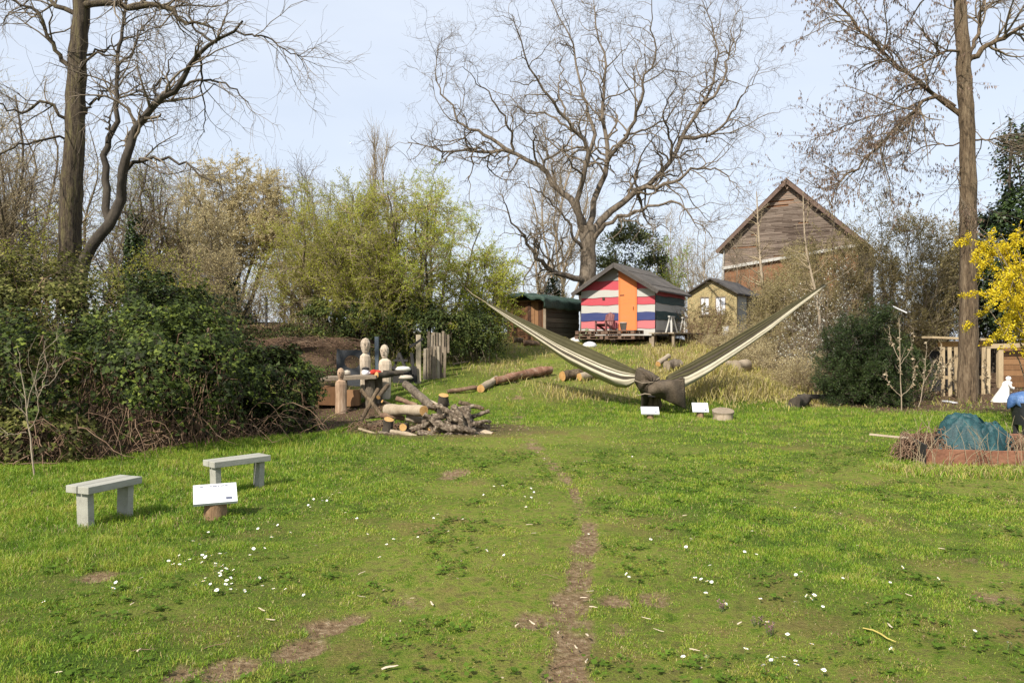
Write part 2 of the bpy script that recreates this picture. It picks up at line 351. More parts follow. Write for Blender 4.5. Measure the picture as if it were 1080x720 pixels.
def make_ground():
    xs = np.concatenate([[-500,-300,-180,-110,-70,-48,-34,-26], np.arange(-21, -6, .11), np.arange(-6, 6, .045), np.arange(6, 21, .11), [22,24,27,34,48,70,110,180,300,500]])
    ys = np.concatenate([[-300,-120,-50,-20,-9,-4], np.arange(-1, 2.4, .1), np.arange(2.4, 8, .045), np.arange(8, 32, .10), [32.5,33.5,35,37,40,44,50,60,80,110,160,240,360,600]])
    X, Y = np.meshgrid(xs, ys); Z = hgt(X, Y)
    b, l, s, t, n, mid = zones(X, Y)
    Z = Z + .012*(fbm(X*6, Y*6, 31)-.5) - .018*b + .012*(l-.5)
    V = np.stack([X, Y, Z], -1).reshape(-1, 3); nx = len(xs); ny = len(ys)
    I = (np.arange(ny-1)*nx)[:,None] + np.arange(nx-1)[None,:]
    f = np.stack([I, I+1, I+nx+1, I+nx], -1).reshape(-1, 4)
    m, nt, bs, out = nodes('lawn_soil'); L = nt.links.new
    tc = nt.nodes.new('ShaderNodeTexCoord')
    def noise(sc_, det=5):
        k = nt.nodes.new('ShaderNodeTexNoise'); k.inputs['Scale'].default_value = sc_; k.inputs['Detail'].default_value = det; k.inputs['Roughness'].default_value = .65
        L(tc.outputs['Object'], k.inputs['Vector']); return k
    def attr(a):
        k = nt.nodes.new('ShaderNodeAttribute'); k.attribute_name = a; return k.outputs['Fac']
    def mix(f, a, b_):
        k = nt.nodes.new('ShaderNodeMix'); k.data_type = 'RGBA'; L(f, k.inputs[0]); L(a, k.inputs[6]); L(b_, k.inputs[7]); return k.outputs[2]
    def rmp(src, cols, lo=.3, hi=.7):
        r = ramp(nt, cols, lo, hi); L(src, r.inputs[0]); return r.outputs[0]
    nf = noise(38); nm = noise(11, 8); ng = noise(70, 5)
    worn = rmp(nm.outputs[0], [(.05,.08,.010),(.115,.17,.018),(.185,.20,.04),(.14,.125,.038),(.08,.135,.013)])
    lush = rmp(nf.outputs[0], [(.022,.042,.006),(.05,.09,.010),(.09,.12,.02)])
    nh = noise(26, 12); soil = rmp(nh.outputs[0], [(.065,.04,.02),(.165,.11,.06),(.235,.165,.095),(.36,.28,.18)], .32, .68)
    strw = rmp(nf.outputs[0], [(.07,.075,.02),(.22,.16,.07),(.36,.28,.14)])
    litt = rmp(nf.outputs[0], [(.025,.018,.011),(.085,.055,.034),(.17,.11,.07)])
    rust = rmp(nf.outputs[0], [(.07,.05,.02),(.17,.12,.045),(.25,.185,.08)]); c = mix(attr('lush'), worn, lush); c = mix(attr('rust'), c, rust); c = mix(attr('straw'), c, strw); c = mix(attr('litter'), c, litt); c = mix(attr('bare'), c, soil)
    L(c, bs.inputs['Base Color']); bs.inputs['Roughness'].default_value = .95; bs.inputs['Specular IOR Level'].default_value = .1
    bp = nt.nodes.new('ShaderNodeBump'); bp.inputs['Strength'].default_value = 1.; bp.inputs['Distance'].default_value = .03
    L(ng.outputs[0], bp.inputs['Height']); L(bp.outputs[0], bs.inputs['Normal'])
    far = (Y > 36) | (np.abs(X) > 21.5)
    s = np.where(far, .35, s); l = np.where(far, .5, l)
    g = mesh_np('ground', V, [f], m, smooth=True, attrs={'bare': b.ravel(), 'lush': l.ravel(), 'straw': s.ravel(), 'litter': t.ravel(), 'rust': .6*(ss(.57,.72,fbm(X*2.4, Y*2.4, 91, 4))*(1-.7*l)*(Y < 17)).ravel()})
    tag(g, kind='structure')
make_ground()

# ------------------------------------------------------------------ grass, weeds and litter that nobody could count
GRASS = LEAF('grass_blades', [(.04,.085,.008),(.11,.212,.016),(.195,.315,.025),(.31,.365,.045),(.40,.34,.09),(.48,.40,.22),(.22,.12,.055)], .4, .5, .25)
def blades(P, H, Wd, lean, g, tris=False):
    n = len(P); a = g.uniform(0, 2*np.pi, n); D = np.stack([np.cos(a), np.sin(a), 0*a], 1); b = g.uniform(0, 2*np.pi, n)
    S = np.stack([np.cos(b), np.sin(b), 0*b], 1)*Wd[:,None]*.5; U = np.array([[0,0,1.]])
    H = H[:,None]; ln = lean[:,None]
    if tris:
        V = np.stack([P-S, P+S, P + D*H*ln*.8 + U*H*np.sqrt(np.clip(1-(ln*.8)**2, .05, 1))], 1).reshape(-1,3)
        return V, [np.arange(n*3).reshape(-1,3)], 1
    mid = P + D*H*ln*.28 + U*H*.52; tip = P + D*H*ln*.85 + U*H*(1-.55*ln)
    V = np.stack([P-S, P+S, mid+S*.8, mid-S*.8, tip], 1).reshape(-1,3); i = np.arange(n)*5
    return V, [np.stack([i,i+1,i+2,i+3],1), np.stack([i+3,i+2,i+4],1)], 2
def area(n, y0, y1, g, mar=1.2):
    y = np.sqrt(g.uniform(y0*y0, y1*y1, n)); x = g.uniform(-1, 1, n)*(y*.70+mar); return x, y
def lawn():
    g = np.random.default_rng(11); VV = []; Q = []; T3 = []; tq = []; t3 = []; b0 = 0
    for (n, y0, y1, hs, ws, tri) in [(520000,2.6,8.5,.62,.0050,1),(330000,2.6,6.2,1.,.0032,0),(300000,6.2,10.5,1.1,.0055,0),(260000,10.5,18,1.2,.011,1),(90000,18,28,1.5,.02,1)]:
        x, y = area(n, y0, y1, g, 1.6)
        b, l, s, t, nn, mid = zones(x, y); clump = fbm(x*5, y*5, 41); cl2 = vnoise(x*14, y*14, 42)
        den = (.62+.38*l)*(1-.94*np.clip(b*1.2,0,1))*(1-.75*s)*(1-.93*t)*((.30+1.0*ss(.28,.62,clump)*(.5+.8*cl2)) if hs > .5 else 1.0)
        rust = .7*ss(.57,.72,fbm(x*2.4, y*2.4, 91, 4))*(1-.7*l)*(y < 17); den = den*(1-.55*rust)
        # keep a clean cut where things stand on the ground
        k = g.uniform(0, 1, n) < den; x, y, l, s, t, clump, cl2, mid, rust = [q[k] for q in (x,y,l,s,t,clump,cl2,mid,rust)]
        tall = ss(-1.7,-3.3,x)*ss(4.6,5.6,y)*(1-ss(11,16,y)) + .55*ss(13,15,y)
        H = hs*(.013+.022*l+.038*tall*(.5+.9*clump)+.013*ss(.45,.75,clump))*g.uniform(.55,1.35,len(x))
        ln = np.clip(g.uniform(.2,1.05,len(x))+.25*(1-l), 0, 1.15)
        tint = np.clip(.265 + .08*(1-l) + .34*(mid-.5) + .30*(clump-.5) - .26*(cl2-.5) + g.normal(0,.12,len(x)) + .06*tall, .02, .6)
        dry = g.uniform(0,1,len(x)); tint = np.where(dry < .045+.09*(1-l)+.25*s, g.uniform(.62,.86,len(x)), tint); tint = np.where(g.uniform(0,1,len(x)) < .30*rust, g.uniform(.7,1,len(x)), tint); tint = np.where(dry > .985-.05*(1-l)*ss(.5,.7,vnoise(x*3,y*3,77)), .97, tint)
        P = np.stack([x, y, hgt(x,y)-.006+.012*(l-.5)], 1)
        V, Fs, nf = blades(P, H, g.uniform(.7,1.4,len(x))*ws, ln, g, tri)
        VV.append(V)
        if tri: T3.append(Fs[0]+b0); t3.append(tint)
        else: Q.append(Fs[0]+b0); tq.append(tint); T3.append(Fs[1]+b0); t3.append(tint)
        b0 += len(V)
    o = mesh_np('lawn_grass', np.concatenate(VV), [np.concatenate(Q), np.concatenate(T3)], GRASS, tint=np.concatenate(tq+t3))
    tag(o, 'short green and yellowish lawn grass covering the clearing', 'grass', kind='stuff')
lawn()
def weeds():
    g = np.random.default_rng(12); n = 9000
    x, y = area(n, 2.7, 11, g, 1.3); b, l, s, t, nn, mid = zones(x, y)
    k = (vnoise(x*2.3, y*2.3, 51) > .57) & (b < .4) & (t < .3); x, y = x[k], y[k]
    m = 6; n = len(x); X = np.repeat(x, m)+g.normal(0,.02,n*m); Y = np.repeat(y, m)+g.normal(0,.02,n*m)
    pos = np.stack([X, Y, hgt(X,Y)+g.uniform(.008,.03,n*m)], 1); a = g.uniform(0,6.28,n*m)
    d = np.stack([np.cos(a), np.sin(a), g.uniform(-.1,.5,n*m)], 1)
    nr = np.stack([g.normal(0,.3,n*m), g.normal(0,.3,n*m), np.ones(n*m)], 1)
    o = leafmesh('clover', pos, d, g.uniform(.012,.032,n*m)*np.repeat(g.uniform(.7,1.5,n),m), np.clip(g.normal(.3,.15,n*m)+.25*(vnoise(X*3,Y*3,9)-.5),0,1), LEAF('clover_leaf', [(.055,.095,.012),(.10,.175,.02),(.17,.26,.035)], .35, .7, .1), None, None, g, .9, nr)
    tag(o, 'low clover and daisy leaves growing in the lawn', 'ground cover', kind='stuff')
    # dead leaves and twig crumbs
    n = 46000; x, y = area(n, 2.8, 26, g, 2); b, l, s, t, nn, mid = zones(x, y)
    k = g.uniform(0,1,n) < np.clip(t*.9 + .30*b + .11*(1-l), 0, 1); x, y = x[k], y[k]; n = len(x); a = g.uniform(0,6.28,n)
    pos = np.stack([x, y, hgt(x,y)+g.uniform(.004,.03,n)], 1); d = np.stack([np.cos(a), np.sin(a), g.uniform(-.2,.5,n)], 1); nr = np.stack([g.normal(0,.4,n), g.normal(0,.4,n), np.ones(n)], 1)
    o = leafmesh('leaf_litter', pos, d, g.uniform(.016,.04,n)*(.35+.065*y), g.uniform(0,1,n), LEAF('dead_leaf', [(.05,.03,.02),(.14,.085,.05),(.24,.16,.10),(.36,.29,.21)], .1, .8), None, None, g, .5, nr)
    tag(o, 'brown dead leaves and crumbs on the bare ground', 'leaf litter', kind='stuff')
weeds()
def drygrass():
    g = np.random.default_rng(13); n = 170000
    x = g.uniform(-9, 13, n); y = g.uniform(16.6, 30, n); b, l, s, t, nn, mid = zones(x, y); clump = fbm(x*1.7, y*1.7, 61)
    heap = np.exp(-((x-4.75)/1.1)**2-((y-17.9)/.7)**2) + .7*np.exp(-((x-6.2)/.9)**2-((y-18.9)/1.2)**2) + .75*np.exp(-((x-5.2)/2.0)**2-((y-20.3)/2.2)**2)
    k = g.uniform(0,1,n) < np.clip(s*.75*ss(.35,.6,clump) + heap, 0, 1)*(1-.8*t); x, y, heap, clump = x[k], y[k], heap[k], clump[k]; n = len(x)
    tint = np.clip(g.normal(.74,.09,n) - .25*(clump<.45)*g.uniform(0,1,n)*(1-heap), .2, 1)
    P = np.stack([x, y, hgt(x,y)-.01+heap*g.uniform(0,.22,n)], 1)
    V, Fs, nf = blades(P, g.uniform(.08,.30,n)*(.8+.4*heap)*(.75+1.3*ss(.5,.75,vnoise(x*1.1,y*1.1,66))), g.uniform(.006,.02,n), g.uniform(.5,1.15,n), g)
    o = mesh_np('dry_grass', V, Fs, GRASS, tint=np.concatenate([tint, tint])); tag(o, 'straw coloured dry grass on the slope behind the hammock', 'dry grass', kind='stuff')
    # longer fringe at the foot of the thicket and round the raised bed
    n = 30000; x = g.uniform(-9, -2.7, n); e = np.interp(x, [-14,-6.3,-5.3,-4.9,-3.4,-2.9], [8.0,8.8,9.5,10.9,12.0,14.5]); y = e + g.normal(-.05,.28,n)
    x2 = g.uniform(4.6, 8.2, 9000); y2 = 8.95 + g.normal(0,.22,9000) - .1*(x2-6); x = np.concatenate([x,x2]); y = np.concatenate([y,y2]); n = len(x); dryp = np.concatenate([np.full(30000,.08), np.full(9000,.5)])
    P = np.stack([x, y, hgt(x,y)-.01], 1); tint = np.where(g.uniform(0,1,n)<dryp, g.uniform(.6,.82,n), np.clip(g.normal(.33,.1,n),.05,.6))
    V, Fs, nf = blades(P, g.uniform(.05,.15,n), g.uniform(.005,.010,n), g.uniform(.3,1.1,n), g)
    o = mesh_np('long_grass', V, Fs, GRASS, tint=np.concatenate([tint, tint])); tag(o, 'longer grass along the foot of the thicket and raised bed', 'long grass', kind='stuff')
drygrass()
# ------------------------------------------------------------------ bare trees traced from their main limbs
def pw(w, d): return w/F*d/2          # radius from a width in photo pixels
def limb_set(limbs, d, n, g, jit=.04):
    return stack([(pxl(p, d, k), [pw(a, d) + (pw(b, d)-pw(a, d))*i/(len(p)-1) for i in range(len(p))]) for p, a, b, k in limbs], n, g, jit)
def plant(name, label, cat, x, y, group=None): 
    o = (x, y, hz(x, y)); return thing(name, label, cat, o, 0, group), o
def wood(t, org, name, sets, mat, smooth=True):
    V, f = tubes(sets); return mesh_np(name, V, f, mat, smooth=smooth, parent=t, org=org)

def walnut():
    g = np.random.default_rng(101); d = 33
    t, o = plant('walnut_tree', 'huge spreading bare walnut tree rising behind the striped hut', 'tree', at(621, d), d)
    trunk = [([(622,372),(621,340),(620.5,300),(620.5,270),(621,238)], 27, 19, 0)]
    L = [([(620,262),(614,236),(605,217),(589,199),(569,177),(541,161),(505,160),(480,159),(452,156),(430,150)], 15, 2.2, .25),
         ([(541,161),(525,151),(505,139),(487,133),(476,113),(464,93),(460,72),(464,45)], 7, 1.6, .3),
         ([(541,161),(538,137),(521,105),(500,84),(488,70)], 5, 1.3, -.4),
         ([(619,248),(610,217),(619,173),(617,149),(597,125),(577,97),(561,77),(549,44),(540,15)], 10.5, 1.8, -.35),
         ([(616,147),(600,135),(577,121),(553,118),(540,104),(520,96)], 5, 1.3, .5),
         ([(621,240),(632,197),(642,165),(638,137),(636,105),(638,72),(632,40),(627,12),(624,-25)], 11, 1.8, .2),
         ([(619,175),(625,141),(619,113),(609,77),(601,40),(585,8),(575,-20)], 7.5, 1.6, .3),
         ([(642,165),(662,139),(674,109),(680,82),(690,60),(686,25),(690,-10)], 7.5, 1.6, -.3),
         ([(622,250),(634,232),(650,219),(678,197),(706,173),(722,141),(742,109),(750,93),(757,60),(750,20),(738,-5)], 14, 1.8, .3),
         ([(722,145),(745,142),(758,137),(775,115),(786,98),(803,70)], 7, 1.4, -.35),
         ([(742,109),(758,95),(768,62),(772,30),(782,5)], 5.5, 1.4, .4),
         ([(676,199),(710,193),(730,178),(754,177),(770,190),(782,205)], 6.5, 1.4, -.4),
         ([(624,256),(640,236),(658,227),(690,217),(716,213),(727,228),(742,243),(752,252)], 8, 1.3, -.5),
         ([(619,264),(606,252),(597,229),(577,209),(560,198),(545,192)], 6.5, 1.3, -.5),
         ([(619,296),(596,291),(575,279),(560,262),(550,247),(536,226),(530,205)], 11, 1.8, -.55),
         ([(575,280),(590,262),(600,240),(604,222)], 4, 1.2, -.6),
         ([(706,173),(708,150),(700,120),(712,90),(716,60)], 5, 1.3, -.6),
         ([(597,125),(590,95),(592,65),(584,40)], 4, 1.2, .6),
         ([(658,143),(700,128),(720,100),(735,75)], 4, 1.2, .7)]
    P0, R0 = limb_set(trunk, d, 12, g, .02); P1, R1 = limb_set(L, d, 20, g, .05)
    P2, R2 = grow(P1, R1, 330, g, .18, 1, ang=(35,75), n=9, rough=.36, up=.03, ratio=.5, rmin=.013, absln=(1.6,4.2), lenfall=.4, ends=2)
    P3, R3 = grow(P2, R2, 1900, g, .15, 1, ang=(30,75), n=7, rough=.40, up=.02, ratio=.55, rmin=.0085, absln=(.7,1.8), lenfall=.3, ends=2)
    P4, R4 = grow(P3, R3, 9500, g, .2, 1, ang=(25,70), n=4, rough=.35, up=.03, ratio=.6, rmin=.0058, absln=(.25,.75), lenfall=.2, ends=1)
    R1 *= np.linspace(1,.6,20)[None]; R0 *= .78; R1 *= .66; R2 *= .58; R3 *= .8; tr = wood(t, o, 'trunk', [(P0,R0,14),(P1,R1,9)], BARK)
    wood(t, o, 'crown', [(P2,R2,6),(P3,R3,4),(P4,R4,3)], TWIG)
walnut()

def robinia():
    g = np.random.default_rng(102); d = 19.5
    t, o = plant('robinia_tree', 'tall bare tree with straight brown trunk and hanging seed pods at the right', 'tree', at(1021, d), d)
    trunk = [([(1020,432),(1021,400),(1022,340),(1022,260),(1021,180),(1018,100),(1015,40),(1013,0),(1011,-60),(1008,-140)], 19.5, 9.5, 0)]
    L = [([(1021,128),(1010,118),(996,107),(986,101),(966,84),(937,60),(902,24),(870,-15),(845,-45)], 8, 2, .15),
         ([(988,102),(976,104),(958,122),(935,145),(910,170),(885,192),(860,198)], 5.5, 1.4, -.35),
         ([(1008,112),(992,100),(975,106),(940,118),(905,128),(880,140),(855,148)], 3, 1.1, .4),
         ([(1020,65),(1035,55),(1055,42),(1075,30),(1110,5)], 9, 3, -.1),
         ([(1021,66),(1032,30),(1038,0),(1046,-40)], 6, 2.5, .5),
         ([(1017,56),(998,54),(978,64),(962,74),(948,90)], 4, 1.2, -.6),
         ([(1021,145),(1008,152),(985,152),(960,160),(930,168)], 2.5, 1., .3),
         ([(1024,150),(1040,146),(1062,150),(1090,160)], 3, 1.2, .4),
         ([(1014,5),(1000,-10),(970,-20),(930,-30),(890,-30)], 6, 2, -.3),
         ([(1021,180),(1012,176),(1011,190),(1014,210)], 2.5, 1., 0)]
    P0, R0 = limb_set(trunk, d, 44, g, .012); P1, R1 = limb_set(L, d, 18, g, .03)
    P2, R2 = grow(P1, R1, 230, g, .15, 1, ang=(30,70), n=9, rough=.17, up=-.02, ratio=.45, rmin=.007, absln=(1.0,2.9), lenfall=.4, ends=2)
    P3, R3 = grow(P2, R2, 2600, g, .1, 1, ang=(30,70), n=5, rough=.2, up=-.04, ratio=.6, rmin=.0045, absln=(.35,1.0), lenfall=.3, ends=1)
    R1 *= .75; wood(t, o, 'trunk', [(P0,R0,26),(P1,R1,9)], BARKR)
    c = wood(t, o, 'crown', [(P2,R2,5),(P3,R3,3)], TWIG)
    left = P3[P3[:,0,0] < at(1035, d)]
    pos, tn = along(left, 24000, g); keep = vnoise(pos[:,0]*2.4, pos[:,2]*2.4, 71) > .46; pos = pos[keep]; n = len(pos)
    leafmesh('seed_pods', pos, np.stack([g.normal(0,.3,n), g.normal(0,.3,n), -np.ones(n)], 1), g.uniform(.05,.11,n), g.uniform(0,1,n), LEAF('pod', [(.07,.045,.032),(.16,.105,.075),(.27,.195,.145)], .15, .7, .15), c, o, g, .26)
robinia()

def leaning():
    g = np.random.default_rng(103); d = 15
    t, o = plant('mossy_tree', 'tall bare tree with thick straight mossy trunk at the left', 'tree', at(73, 16), 16)
    trunk = [([(72,330),(73,262),(75,200),(79,140),(81,80),(85,20),(89,-60),(94,-160)], 23, 13, 0)]
    L = [([(84,82),(70,70),(64,60),(52,42),(44,20),(30,8),(5,-5)], 6, 2, -.2), ([(87,6),(105,2),(125,3),(150,7),(172,4),(190,18),(206,26),(225,30)], 8, 2, -.35),
         ([(88,0),(110,-30),(150,-45),(200,-50)], 7, 2, .3), ([(80,95),(95,60),(120,62),(150,55)], 3, 1, -.6), ([(79,130),(50,110),(20,118),(-20,105)], 4, 1.2, -.4),
         ([(74,150),(58,146),(30,152),(-10,160),(-60,158)], 3, 1.2, -.7), ([(80,60),(108,52),(120,45),(160,40)], 3, 1, .6), ([(77,125),(92,118),(112,92),(118,88)], 4, 1.2, .3), ([(86,20),(60,5),(20,-15),(-40,-40)], 6, 2, .5)]
    P0, R0 = limb_set(trunk, 16, 44, g, .012); P1, R1 = limb_set(L, 16, 16, g, .04)
    P2, R2 = grow(P1, R1, 120, g, .2, 1, ang=(30,70), n=8, rough=.26, up=.0, ratio=.5, rmin=.009, absln=(.8,2.4), lenfall=.5, ends=2)
    P3, R3 = grow(P2, R2, 900, g, .15, 1, ang=(25,65), n=6, rough=.26, up=-.02, ratio=.55, rmin=.0055, absln=(.3,1.1), lenfall=.3, ends=2)
    wood(t, o, 'trunk', [(P0,R0,26),(P1,R1,8)], BARKM); c = wood(t, o, 'crown', [(P2,R2,5),(P3,R3,3)], TWIG)
    t, o = plant('leaning_tree', 'dark forked bare tree arching to the right beside the mossy trunk', 'tree', at(92, d), d)
    stems = [([(84,330),(88,285),(94,263),(114,240),(128,210),(129,185),(133,165),(145,135),(162,112),(182,98),(192,88),(203,65),(222,48),(246,32),(256,22)], 13, 2, -.08),
             ([(112,243),(112,210),(111,180),(113,150),(123,128),(124,110),(124,70),(130,25),(132,-20)], 8.5, 2.5, .15)]
    L = [([(129,190),(134,178),(152,168),(175,166),(192,172),(212,184),(226,192)], 5, 1.2, -.3), ([(112,150),(116,128),(114,124),(118,118)], 3, 1, 0), ([(166,107),(166,88),(178,75),(182,60)], 3.5, 1, .5),
         ([(190,92),(215,85),(240,90),(262,108)], 3.2, 1, -.4), ([(210,55),(212,80),(214,110),(216,140)], 3, .8, .5), ([(228,45),(205,30),(200,10),(190,-15)], 3, 1, .3), ([(244,34),(275,38),(300,52),(318,60)], 2.5, .8, -.2), ([(124,70),(140,55),(150,30),(165,10)], 3, 1, .4), ([(165,108),(150,98),(140,80)], 2.5, .9, -.6)]
    P0, R0 = limb_set(stems, d, 26, g, .02); P1, R1 = limb_set(L, d, 14, g, .03)
    A = np.concatenate([P0[:, 10:24], P1]); AR = np.concatenate([R0[:, 10:24], R1])
    P2, R2 = grow(A, AR, 130, g, .15, 1, ang=(30,65), n=8, rough=.22, up=-.05, ratio=.5, rmin=.008, absln=(.7,2.2), lenfall=.4, ends=2)
    P3, R3 = grow(P2, R2, 900, g, .15, 1, ang=(25,60), n=6, rough=.24, up=-.06, ratio=.55, rmin=.0052, absln=(.3,1.0), lenfall=.3, ends=2)
    wood(t, o, 'trunk', [(P0,R0,14),(P1,R1,8)], BARKD); wood(t, o, 'crown', [(P2,R2,5),(P3,R3,3)], TWIG)
leaning()

# ------------------------------------------------------------------ trees and shrubs grown from a few numbers
def shrub(name, label, cat, x, y, stems, height, spread, seed, bark, twig, n2, n3, l2, l3, r0=.05, up=.06, leaf=None, nleaf=0, lsize=(.04,.08), lasp=.6, ltint=(.5,.18), group=None, lean=(0,0), cone=.45, base=.25, tint_x=0, droop=0, rough=.2, ang2=(25,60), leafname='foliage', t0=.25, n4=0, rt=.008, cut=None):
    g = np.random.default_rng(seed); t, o = plant(name, label, cat, x, y, group); ps = []
    for i in range(stems):
        a = g.uniform(0, 6.283); q = math.sqrt(g.uniform(.03, 1)) if stems > 1 else 0
        h = height*(1-cone*q*q)*g.uniform(.85, 1.05); e = Vector((o[0]+math.cos(a)*q*spread+lean[0]*h, o[1]+math.sin(a)*q*spread+lean[1]*h, o[2]+h))
        s = Vector((o[0]+math.cos(a)*base*q, o[1]+math.sin(a)*base*q, o[2]-.15)); pts = []
        for k in range(6):
            f = k/5; pts.append(tuple(s.lerp(e, f) + Vector((math.cos(a)*.25*spread*q*math.sin(f*3.14)*.5+g.normal(0,.02*height)*(0<k<5), math.sin(a)*.25*spread*q*math.sin(f*3.14)*.5+g.normal(0,.02*height)*(0<k<5), 0))))
        ps.append((pts, [r0*(1-.8*k/5)*g.uniform(.8,1.1) for k in range(6)]))
    P1, R1 = stack(ps, 14, g, .015*height*.2)
    P2, R2 = grow(P1, R1, n2, g, t0, 1, ang=ang2, n=8, rough=rough, up=up, ratio=.5, rmin=rt*1.4, absln=l2, lenfall=.45, ends=1)
    P3, R3 = grow(P2, R2, n3, g, .1, 1, ang=(25,60), n=6, rough=rough, up=up*.6-droop, ratio=.55, rmin=rt, absln=l3, lenfall=.3, ends=1)
    sets = [(P2,R2,4),(P3,R3,3)]
    if n4:
        P4, R4 = grow(P3, R3, n4, g, .1, 1, ang=(25,60), n=4, rough=rough, up=up*.4-droop, ratio=.6, rmin=rt*.75, absln=(l3[0]*.5,l3[1]*.5), lenfall=.3)
        sets.append((P4,R4,3))
    wood(t, o, 'trunk' if stems < 4 else 'stems', [(P1,R1,8)], bark); c = wood(t, o, 'crown', sets, twig)
    if leaf:
        src = np.concatenate([P3.reshape(-1,6,3)] + ([] if not n4 else []))
        pos, tn = along(src, nleaf, g); pos = pos + g.normal(0, .03, pos.shape); n = nleaf
        if cut: k = pos[:,2] > o[2] + cut; pos, tn = pos[k], tn[k]; n = len(pos)
        dd = tn*.5 + g.normal(0,.6,(n,3)); lump = vnoise(pos[:,0]*1.3+pos[:,1]*.7, pos[:,2]*1.3, seed)
        tint = np.clip(ltint[0] + g.normal(0, ltint[1], n) + .35*(lump-.5) + tint_x*(pos[:,0]-o[0]), 0, 1)
        leafmesh(leafname, pos, dd, g.uniform(lsize[0], lsize[1], n), tint, leaf, c, o, g, lasp)
    return t

SPRING = LEAF('spring_leaf', [(.19,.19,.04),(.31,.315,.05),(.42,.425,.065),(.42,.49,.065),(.31,.49,.05)], .5, .7, .15)
CATKIN = LEAF('willow_catkin', [(.28,.22,.11),(.46,.385,.20),(.58,.50,.29),(.62,.56,.37)], .45, .8, .1)
OLIVE = LEAF('bud_olive', [(.10,.085,.03),(.20,.165,.065),(.29,.24,.11),(.36,.32,.16)], .35, .8, .1)
IVY = LEAF('ivy_leaf', [(.010,.016,.006),(.022,.040,.010),(.042,.072,.016),(.085,.125,.028)], .15, .45, .3)
DKGREEN = LEAF('evergreen_shrub_leaf', [(.02,.03,.010),(.045,.065,.018),(.09,.115,.028),(.17,.18,.045)], .25, .6, .15)
BLOOM = LEAF('white_blossom', [(.40,.40,.30),(.66,.66,.58),(.80,.80,.76)], .3, .7)

# the pale willow, the yellow-green and the fresh green tree left of the shed
shrub('willow_tree', 'pale beige willow full of catkins behind the left thicket', 'tree', at(246,27), 27, 8, 6.2, 2.2, 201, BARK, TWIGL, 280, 2700, (.8,1.9), (.35,.95), .08, -.01, CATKIN, 80000, (.04,.085), .5, (.52,.2), tint_x=.0, rough=.26, t0=.38, cut=2.0, ang2=(40,80))
shrub('yellow_green_tree', 'yellowish green budding tree between the pale willow and the bright green tree', 'tree', at(345,25.5), 25.5, 8, 5.6, 2.0, 202, BARK, TWIGL, 300, 2800, (.8,2.0), (.35,.95), .06, -.005, SPRING, 62000, (.028,.058), .55, (.36,.16), t0=.2, rough=.26, ang2=(40,85))
shrub('bright_green_tree', 'broad spring green tree with dark trunk left of the brown shed', 'tree', at(442,24), 24, 9, 6.5, 3.1, 203, BARKD, TWIGL, 400, 3900, (.9,2.3), (.35,1.0), .08, -.01, SPRING, 100000, (.028,.058), .55, (.50,.17), tint_x=.085, t0=.2, rough=.26, ang2=(40,85))
shrub('olive_bush', 'olive green bush between the yellowish tree and the bright green tree', 'bush', at(400,23.4), 23.4, 9, 4.6, 1.8, 204, BARKD, TWIGL, 180, 1700, (.7,1.7), (.3,.9), .05, .03, SPRING, 22000, (.04,.08), .55, (.24,.15), t0=.2)
shrub('arching_hazel_bush', 'loose green bush arching over the left end of the hammock', 'bush', at(505,24.5), 24.5, 8, 3.4, 1.7, 205, BARKD, TWIGL, 140, 1100, (.6,1.5), (.3,.9), .05, .04, SPRING, 20000, (.04,.08), .55, (.55,.18), t0=.2)
for i, (px, d, h, lb) in enumerate([(215,34,3.4,'low brown brush far behind the pale willow, left clump'),(265,33,3.2,'low brown brush behind the fence post'),(305,34,3.6,'low brown brush behind the yellowish green tree'),(552,38,3.0,'low brown brush seen between green trees and brown shed')]):
    shrub('brush', lb, 'brush', at(px,d), d, 12, h, 2.0, 295+i, TWIG, TWIGL, 200, 1500, (.6,1.6), (.3,.9), .03, .05, OLIVE, 9000, (.04,.08), .55, (.45,.25), group='brush behind the clearing', t0=.06, rt=.009)
shrub('climbing_vine', 'yellowish vine climbing over the front of the stone hut', 'vine', at(744,32.2), 32.2, 9, 1.9, 1.0, 299, TWIGR, TWIGR, 120, 700, (.3,.8), (.15,.45), .012, .03, OLIVE, 5200, (.04,.075), .7, (.65,.25), t0=.1, rt=.005)
shrub('poplar_tree', 'slim upright bare poplar far behind the yellowish tree', 'tree', at(403,46), 46, 5, 13.2, .8, 206, BARKP, TWIGL, 260, 1500, (1.5,3.2), (.6,1.6), .09, .35, rough=.07, ang2=(12,28), rt=.012)
for i, (px, d, h, sp, r) in enumerate([(312,38,10.2,1.7,.07),(338,42,11.2,2.0,.08),(366,40,9.6,1.6,.07)]):
    shrub('bare_tree', ['thin bare treetops behind the pale willow, left one of three', 'thin bare treetops above the yellowish tree, middle and tallest of three', 'thin bare treetops left of the slim poplar, right one of three'][i], 'tree', at(px,d), d, 6, h, sp, 210+i, BARK, TWIG, 90, 900, (1.2,2.8), (.5,1.5), r, .1, group='bare trees behind the green ones', rt=.01)
shrub('grey_tree', 'pale grey bare tree behind the low limbs of the walnut', 'tree', at(588,44), 44, 6, 12.5, 2.6, 215, BARKP, TWIGL, 150, 1700, (1.4,3.2), (.6,1.6), .10, .12, rt=.012)
for i, (px, d, h, lb) in enumerate([(733,43,7.0,'thin bare shrub behind the gap between striped hut and stone hut'),(705,46,8.2,'thin bare shrub rising behind the roof of the striped hut'),(775,42,6.0,'thin bare shrub in front of the left corner of the barn')]):
    shrub('bare_shrub', lb, 'shrub', at(px,d), d, 7, h, 1.5, 220+i, BARKP, TWIGL, 110, 900, (1.,2.4), (.5,1.3), .05, .12, group='bare shrubs in front of the barn', rt=.010)
